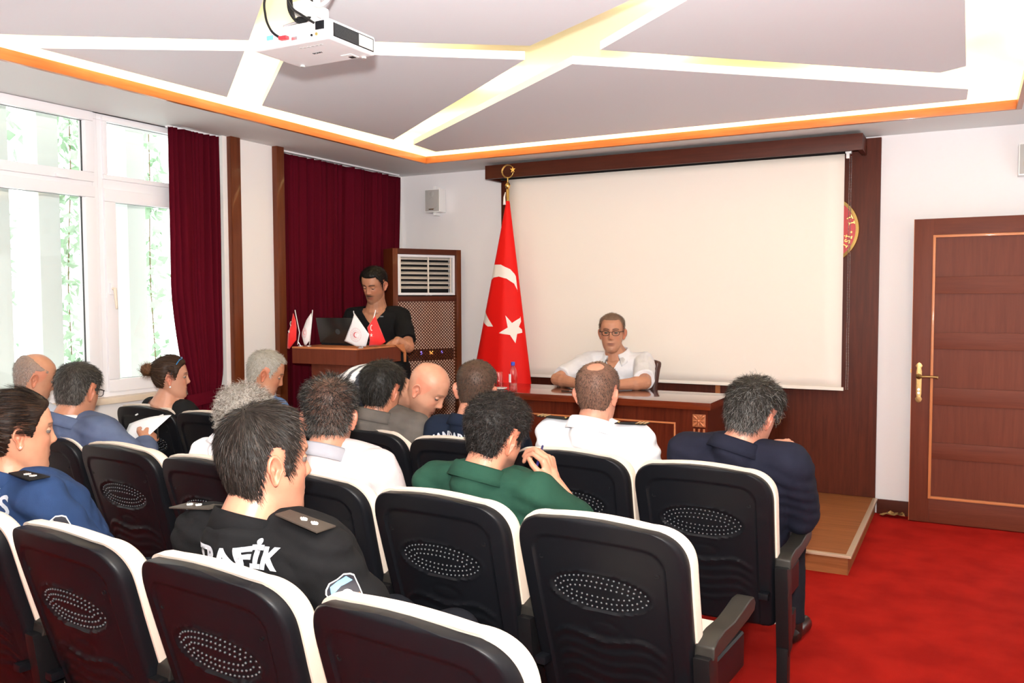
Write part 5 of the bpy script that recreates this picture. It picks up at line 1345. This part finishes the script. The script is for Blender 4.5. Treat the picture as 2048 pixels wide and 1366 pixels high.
# 7 grey curly
p7=person('man with curly grey hair and white shirt mostly hidden behind the TRAFİK officer',(-2.525,2.47,1.028),12,(-2.47,2.62,.52),byaw=0,pitch=18,s=1.02,skin=(.56,.30,.2),N=(-2.54,2.41,.90),
  hair=hair((.42,.39,.35),(.12,.09,.07),.38,thick=.018,length=.030,lift=.012,n=4200,mess=.9,curl=.004,w=.0008),outfit=dict(mat='white_shirt',collar=dict(h=.03,fall=.035)))
# 8 policewoman
pony=[]
for kx in range(1):
    n=2600; t=np.random.rand(n); a=np.random.rand(n)*6.283; r=.028+.022*np.sin(np.clip(t,0,1)*PI)
    c=np.stack([0*t,-.090-.035*np.sin(t*2.2),.005-.19*t],-1); Nn=np.stack([np.cos(a),np.sin(a),0*a],-1); P_=c+Nn*r[:,None]
    D=np.array([0,-.1,-1.])+np.random.randn(n,3)*.35; v,f,cc=ribbons('p',P_,Nn,D,np.full(n,.055),np.random.rand(n)*.010,.0009,np.array((.05,.022,.012))*(.5+1.8*np.random.rand(n,1)**2),None,.006,seg=5)
    pony.append((v,[tuple(q) for q in f.tolist()],cc))
    V=[];F=[];
    for j in range(15):
        tt=j/14; 
        for i in range(14): aa=2*PI*i/14; rr=(.024+.024*math.sin(tt*PI)); V.append((rr*math.cos(aa),-.088-.035*math.sin(tt*2.2)+rr*math.sin(aa),.010-.19*tt))
    for j in range(14):
        for i in range(14): F.append((j*14+i,j*14+(i+1)%14,(j+1)*14+(i+1)%14,(j+1)*14+i))
    pony.append((np.array(V),F,np.tile((.025,.011,.007),(len(V),1))))
p8=person('policewoman in a blue shirt with dark ponytail at the left edge',(-2.585,1.60,1.098),-22,(-2.555,1.79,.52),byaw=-6,pitch=4,s=1.0,skin=(.58,.31,.21),N=(-2.62,1.545,.935),neckr=.050,wide=.93,
  hair=hair((.022,.010,.007),(.10,.045,.02),.16,thick=.011,length=.070,lift=.002,n=7000,flow='back',target=(0,-.16,.04),mess=.05,line=dict(side=.004),extra=pony,w=.0006),
  face=dict(lid=.25,lips=(.42,.16,.13),browh=.003),outfit=dict(mat='police_blue',infl=.014,collar=dict(h=.032,r=.062,fall=.045,open=.9),slen=.9,wr=.006,vox=.006),arms={1:dict(E=(-2.36,1.70,.66),W=(-2.50,1.95,.56)),-1:dict(E=(-2.80,1.70,.66),W=(-2.62,1.95,.56))})
B().lathe([(.0005,-.005),(.005,0),(.0005,.005)],tuple(hW(p8,(.0745,-.008,-.030))),10).build('earring','silver',p8.root,smooth='all')
# 9 the officer with TRAFIK
def longer(P): return 1+.9*np.clip((-.01-P[:,2])/.05,0,1)
p9=person('officer in a black shirt lettered TRAFİK, nearest of the seated men',(-1.575,1.615,1.090),-24,(-1.495,1.77,.50),byaw=-2,pitch=3,roll=-3,s=1.14,skin=(.60,.30,.21),N=(-1.60,1.555,.900),wide=1.05,
  hair=hair((.022,.015,.012),(.07,.05,.04),.2,thick=.013,length=.024,lift=.002,n=12000,mess=.10,w=.00055,line=dict(nape=-.024,side=-.012,front=.014,temple=.016),lenshape=longer,sidemix=.05),arms={1:dict(E=(-1.29,1.68,.66),W=(-1.45,1.95,.56)),-1:dict(E=(-1.80,1.68,.66),W=(-1.58,1.95,.56))},
  face=dict(stubble=.2,lid=.3),outfit=dict(mat='black_tee',infl=.014,wr=.006,slen=.95,vox=.0065,collar=dict(h=.040,r=.0665,open=0.0,fall=0,drop=.012,mat='black_tee')),neckr=.060)
me=text_mesh('TRAFİK',.066,.0012,.0034); me.transform(frame_mat((-1.565,1.20,.856),p9.rt+Vector((0,0,.02)),(0,0,1),-p9.fw)); onto(p9,me,'back_lettering','print',p9.fw,.002)
def epaulette(b,sd,m='epaulette_black',inner=.075,L=.115,w=.052,lift=.008,stars=2,style='star',gold=0,rot=0,up=.15,tiltz=-.34,fo=0.0):
    """stiff shoulder board from the neck towards the shoulder point"""
    u=(b.rt*sd).normalized(); d=(u+Vector((0,0,tiltz))).normalized(); f=(b.fw-d*b.fw.dot(d)).normalized(); n=d.cross(f); 
    if n.z<0:n=-n
    c0=b.N+u*inner*b.s+b.fw*(.02+fo)
    h=b.bvh.ray_cast(c0+Vector((0,0,.3)),Vector((0,0,-1))); h2=b.bvh.ray_cast(c0+u*L*.75+Vector((0,0,.3)),Vector((0,0,-1)))
    p0=h[0] if h[0] else c0; p1=h2[0] if h2[0] else c0+d*L
    d=(p1-p0).normalized(); f=(b.fw-d*b.fw.dot(d)).normalized(); n=d.cross(f); n=n if n.z>0 else -n
    p0=p0+n*lift
    M4=frame_mat(p0-b.root.location,d,f,n) if d.cross(f).dot(n)>0 else frame_mat(p0-b.root.location,d,f,n)
    o=B().prism([(0,-w*.38),(0,w*.38),(L,w*.5),(L,-w*.5)],0,.004).build('epaulette',m,b.root,bevel=.0012,xf=M4)
    for i in range(stars):
        x=L*(.48+.24*i); mb=B()
        if style=='star': mb.prism([(x+a_,b_) for a_,b_ in star_poly(.0105,.0062,8)],.004,.0065)
        elif style=='crown':
            for a_ in range(5): an=PI*.15+PI*.7*a_/4; mb.cap((x,-.004,.004),.0028,(x+.0095*math.cos(an)*1,-.004+.011*math.sin(an),.0055),.0028,8)
        elif style=='bar': mb.box((L-.012-.016*i,-w*.48,.003),(L-.002-.016*i,w*.48,.0065))
        mb.build('badge','gold' if style=='bar' else 'silver',o,xf=M4)
    if gold: B().lathe([(.006,.004),(.006,.008),(.001,.009)],(.012,0,0),14).build('button','gold',o,xf=M4)
    return o
epaulette(p9,1,'epaulette_grey',inner=.100,L=.145,w=.066,style='crown',lift=.012); epaulette(p9,-1,'epaulette_grey',inner=.100,L=.145,w=.066,style='crown',lift=.012)
epaulette(p8,1,inner=.085,L=.135,w=.062,lift=.006)
M['pb']=mat('badge_blue',(.18,.40,.75),.6); M['pg']=mat('badge_orange',(.62,.26,.08),.6,var=((.25,.10,.03),90)); M['pw']=mat('badge_white',(.82,.80,.78),.6); M['pr']=mat('badge_red',(.62,.03,.05),.6); M['pk']=mat('badge_black',(.012,.012,.02),.6)
def sleeve_frame(b,sd,t=.55,back=.55,x=0,z=0):
    S0,E,W,a=b.AR[sd]; c=S0.lerp(E,t); n=(b.rt*sd-b.fw*back); ax=(E-S0).normalized(); n=(n-ax*n.dot(ax)).normalized(); up=-ax; lat=up.cross(n); return c,lat,up,n
def layer(b,poly,c,lat,up,n,m,name,off,parent=None,cell=.008):
    me=flatpoly(poly,frame_mat(c+n*.1,lat,up,n)); return onto(b,me,name,m,-n,off,parent,cell)
# traffic police patch on the right sleeve
c,la,up_,n_=sleeve_frame(p9,1,.36,.75)
shield=[(.0,.048),(.02,.050),(.034,.040),(.040,.030),(.036,.0),(.030,-.028),(0,-.052),(-.030,-.028),(-.036,.0),(-.040,.030),(-.034,.040),(-.02,.050)]
k0=layer(p9,[(x*1.0,y*1.0) for x,y in shield],c,la,up_,n_,'pw','arm_patch',.0020)
layer(p9,[(x*.93,y*.94) for x,y in shield],c,la,up_,n_,'pk','patch_ground',.0028,k0)
layer(p9,[(.024*math.cos(a)*1.2,.024*math.sin(a)*1.35-.008) for a in np.linspace(PI*1.02,PI*1.98,20)]+[(.019*math.cos(a),.019*math.sin(a)-.006) for a in np.linspace(PI*1.98,PI*1.02,20)],c,la,up_,n_,'pg','wreath',.0036,k0)
layer(p9,[(-.030,.022),(-.022,.041),(0,.043),(.022,.041),(.030,.022),(.018,.024),(0,.028),(-.018,.024)],c,la,up_,n_,'pb','patch_band',.0036,k0)
layer(p9,[(.0165*math.cos(a),.021*math.sin(a)-.004) for a in np.linspace(0,2*PI,28)[:-1]],c,la,up_,n_,'pw','patch_disc',.0044,k0)
def crossp(r,w_,fl_): return [(-w_,-w_),(-fl_,-r),(fl_,-r),(w_,-w_),(r,-fl_),(r,fl_),(w_,w_),(fl_,r),(-fl_,r),(-w_,w_),(-r,fl_),(-r,-fl_)]
layer(p9,[(x*.85,y-.004) for x,y in crossp(.0150,.0016,.0042)],c,la,up_,n_,'pr','cross',.0052,k0)
# police patch and lettering of the policewoman
c,la,up_,n_=sleeve_frame(p8,1,.36,.75)
k0=layer(p8,shield,c,la,up_,n_,'pw','arm_patch',.0020); layer(p8,[(x*.93,y*.94) for x,y in shield],c,la,up_,n_,'pk','patch_ground',.0028,k0)
layer(p8,[(.033*math.cos(a),.033*math.sin(a)*1.15-.006) for a in np.linspace(-PI*.35,PI*.25,20)]+[(.023*math.cos(a),.023*math.sin(a)*1.15-.006) for a in np.linspace(PI*.25,-PI*.35,20)],c,la,up_,n_,'pg','wreath',.0036,k0)
layer(p8,star_poly(.021,.011,8,c=(0,-.004)),c,la,up_,n_,'pw','star',.0040,k0)
for i,ch in enumerate('POLİS'):
    a=PI*.86-i*.33; me=text_mesh(ch,.016,.0002,.0004); me.transform(frame_mat(c+n_*.1,la,up_,n_)@T(.030*math.cos(a),.036*math.sin(a)-.001,0)@Matrix.Rotation(a-PI/2,4,'Z')); onto(p8,me,'patch_letter','pw',-n_,.0042,k0,.006)
me=text_mesh('POLİS',.085,.001,.002,align='RIGHT'); me.transform(frame_mat((-2.520,1.2,.862),p8.rt,(0,0,1),-p8.fw)); onto(p8,me,'back_lettering','print',p8.fw,.002)
# 10 spiky man
def front_long(P): return 1+1.0*np.clip((P[:,2]-.06)/.05,0,1)
p10=person('man with short spiky dark hair in a pale textured polo shirt',(-2.035,2.41,1.080),30,(-1.95,2.60,.52),byaw=4,pitch=4,s=1.09,skin=(.55,.27,.19),N=(-2.03,2.36,.922),
  hair=hair((.024,.020,.018),(.16,.15,.14),.14,thick=.009,length=.016,lift=.012,n=5200,mess=.5,sidemix=.25,lenshape=front_long,shape=lambda X,Y,Z:.35+.9*np.clip((Z-.035)/.04,0,1),scalp=.18,line=dict(nape=.01)),
  face=dict(stubble=.35),outfit=dict(mat='pale_polo',vox=.007,wr=.003,slen=.8,collar=dict(h=.032,r=.066,fall=.042,open=.8,mat='grey_collar')))
# 11 grey suit
p11=person('man in a grey suit with thick dark hair, left of the bald man',(-2.425,3.245,1.078),-2,(-2.43,3.49,.52),byaw=0,pitch=10,roll=4,s=1.04,skin=(.55,.26,.17),N=(-2.445,3.21,.925),
  hair=hair((.020,.016,.013),(.08,.07,.06),.12,thick=.015,length=.028,n=4200,lift=.004,mess=.3,line=dict(nape=-.006)),outfit=dict(mat='grey_suit',name='jacket',kind='jacket',infl=.022,sleeve='long',collar=dict(h=.036,r=.072,open=1.4,fall=.048,drop=.03)))
# 12 bald man bending forward
def stripes(a,b):
    s=a[:,0]+.25*(a[:,2]-1.0); w=(np.mod(s+.01,.072)<.036); w=w&(s<-2.64)
    c=np.tile((.010,.014,.03),(len(a),1)); c[w]=(.74,.74,.76); return c
p12=person('bald man in a navy striped top bending forward beside the grey suited man',(-2.365,3.52,1.060),-78,(-3.08,3.50,.62),byaw=-62,pitch=36,roll=0,s=1.10,skin=(.66,.36,.26),N=(-2.54,3.56,1.03),nup=0,arch=.26,tilt=0,
  hair=None,face=dict(stubble=.38,lid=.1,goatee=.2,browc=(.20,.12,.09),browh=.003,gaze=(0,-.3)),
  outfit=dict(mat='striped',sleeve='long',pfn=stripes,collar=dict(h=.022,r=.064,open=0,fall=0,mat='navy_uniform')),slouch=.03,
  arms={-1:dict(E=(-2.55,3.75,.75),W=(-2.40,3.85,.62)),1:dict(E=(-2.62,3.58,.70),W=(-2.50,3.74,.56))},vox=.0042)
# 13 gendarme
p13=person('man with very short hair in navy uniform shirt lettered across the back',(-1.912,3.24,1.103),20,(-1.905,3.47,.52),byaw=2,pitch=8,roll=5,s=1.04,skin=(.55,.27,.19),N=(-1.925,3.205,.935),
  hair=hair((.040,.030,.022),(.09,.07,.05),.2,thick=.006,length=.009,n=4200,lift=.003,mess=.35,scalp=.12,shape=lambda X,Y,Z:.3+.8*np.clip((Z-.0)/.05,0,1)),outfit=dict(mat='navy_uniform',infl=.015,slen=.9,collar=dict(h=.030,r=.068,fall=.044,open=.8)))
spectacles(p13,r=.0014,z=.014,yy=.096)
me=text_mesh('JANDARMA',.052,.001,.002); 
bm=bmesh.new(); bm.from_mesh(me)
for v in bm.verts: v.co.y-=v.co.x**2*1.6
bm.to_mesh(me); bm.free()
me.transform(frame_mat((-1.950,2.80,.884),p13.rt,(0,0,1),-p13.fw)); onto(p13,me,'back_lettering','print',p13.fw,.002)
# 14 green polo
p14=person('man in a dark green polo shirt with dark curly hair, pen in his raised hand',(-1.352,2.415,1.058),-17,(-1.41,2.58,.51),byaw=-2,pitch=16,roll=6,s=1.06,skin=(.60,.29,.20),N=(-1.385,2.36,.905),wide=1.05,
  hair=hair((.014,.010,.009),(.06,.045,.04),.14,thick=.013,length=.020,lift=.006,n=8500,mess=.75,curl=.0022,w=.0006,shape=lambda X,Y,Z:.35+.8*np.clip((Z+.02)/.06,0,1)),
  face=dict(stubble=.75,goatee=.5),outfit=dict(mat='green_polo',infl=.015,slen=.85,wr=.005,collar=dict(h=.036,r=.068,fall=.046,open=.8)),
  arms={1:dict(E=(-1.115,2.60,.72),W=(-1.225,2.595,.872),hd=(-.28,-.02,.95),pn=(-.85,.0,.1),curl=[.95,.9,1.0,1.1],side=1,spread=.12)})
q=thing('pen','dark blue pen in the raised hand of the man in the green polo','pen'); M['navyp']=mat('blue_pen',(.015,.015,.12),.3); B().cap((-1.262,2.535,.935),.0048,(-1.30,2.66,.985),.004,10).build('barrel','navyp',q,smooth='all')
# 15 white uniform
p15=person('officer in a white uniform shirt with gold shoulder boards and thinning crown',(-1.348,3.275,1.110),2,(-1.375,3.46,.51),byaw=0,pitch=6,roll=0,s=1.05,skin=(.60,.31,.23),N=(-1.36,3.225,.945),wide=1.02,
  hair=hair((.050,.035,.025),(.12,.09,.07),.2,thick=.005,length=.009,n=4200,lift=.002,mess=.3,scalp=.28,line=dict(crown=[(.006,-.052,.108,.034)]),shade=.35),outfit=dict(mat='white_shirt',infl=.017,wr=.007,slen=.95,vox=.007,collar=dict(h=.038,r=.069,fall=.048,open=.8)))
for sd in (1,-1): epaulette(p15,sd,inner=.100,L=.135,w=.055,stars=3,style='bar',gold=1,lift=.012)
c,la,up_,n_=sleeve_frame(p15,1,.32,.55); k0=layer(p15,[(-.016,.022),(.0,.027),(.016,.022),(.016,-.020),(-.016,-.020)],c,la,up_,n_,'pk','arm_patch',.0020); layer(p15,[(-.013,.019),(.0,.023),(.013,.019),(.013,-.017),(-.013,-.017)],c,la,up_,n_,'pg','patch_field',.0028,k0)
# 16 navy suit
p16=person('man in a dark navy suit with greying hair resting chin on hand at the aisle',(-.722,3.31,1.062),-24,(-.83,3.43,.51),byaw=-8,pitch=14,roll=8,s=1.05,skin=(.62,.31,.23),N=(-.775,3.27,.905),wide=1.08,
  hair=hair((.028,.020,.014),(.26,.25,.24),.14,thick=.017,length=.030,lift=.005,n=6500,mess=.35,sidemix=.28,w=.0006),face=dict(stubble=.15),
  outfit=dict(mat='navy_suit',name='jacket',kind='jacket',infl=.024,sleeve='long',collar=dict(h=.034,r=.074,open=1.4,fall=.050,drop=.03)),
  arms={1:dict(E=(-.56,3.42,.66),W=(-.585,3.52,.85),hd=(-.45,-.25,.85),pn=(-.7,-.5,-.2),curl=[1.2,1.3,1.3,1.3],side=1)},feet=.36)
spectacles(p16,m='brass',r=.0010,z=.010,yy=.098,rim=(.024,.018))
fs=thing('foil_scrap','crumpled brown foil scrap on the carpet by the baseboard beside the door','scrap',(-.43,6.30,.004))
rr=random.Random(4); V=[(i*.022-.075+rr.uniform(-.004,.004),j*.016-.03,.004+abs(rr.gauss(0,.012))+.01*(i>3)) for j in range(5) for i in range(8)]
o=B().add(V,[(j*8+i,j*8+i+1,j*8+i+9,j*8+i+8) for j in range(4) for i in range(7)]).build('sheet','brass',fs); md=o.modifiers.new('t','SOLIDIFY'); md.thickness=.0015
# loose papers between the back-row chairs
tag(B().box((-.10,-.06,0),(.10,.06,.002)).build('folded_papers','paper',xf=T(-2.385,1.80,.606)@Matrix.Rotation(math.radians(35),4,'Z')),'white papers lying on the armrest left of the TRAFİK officer','paper')
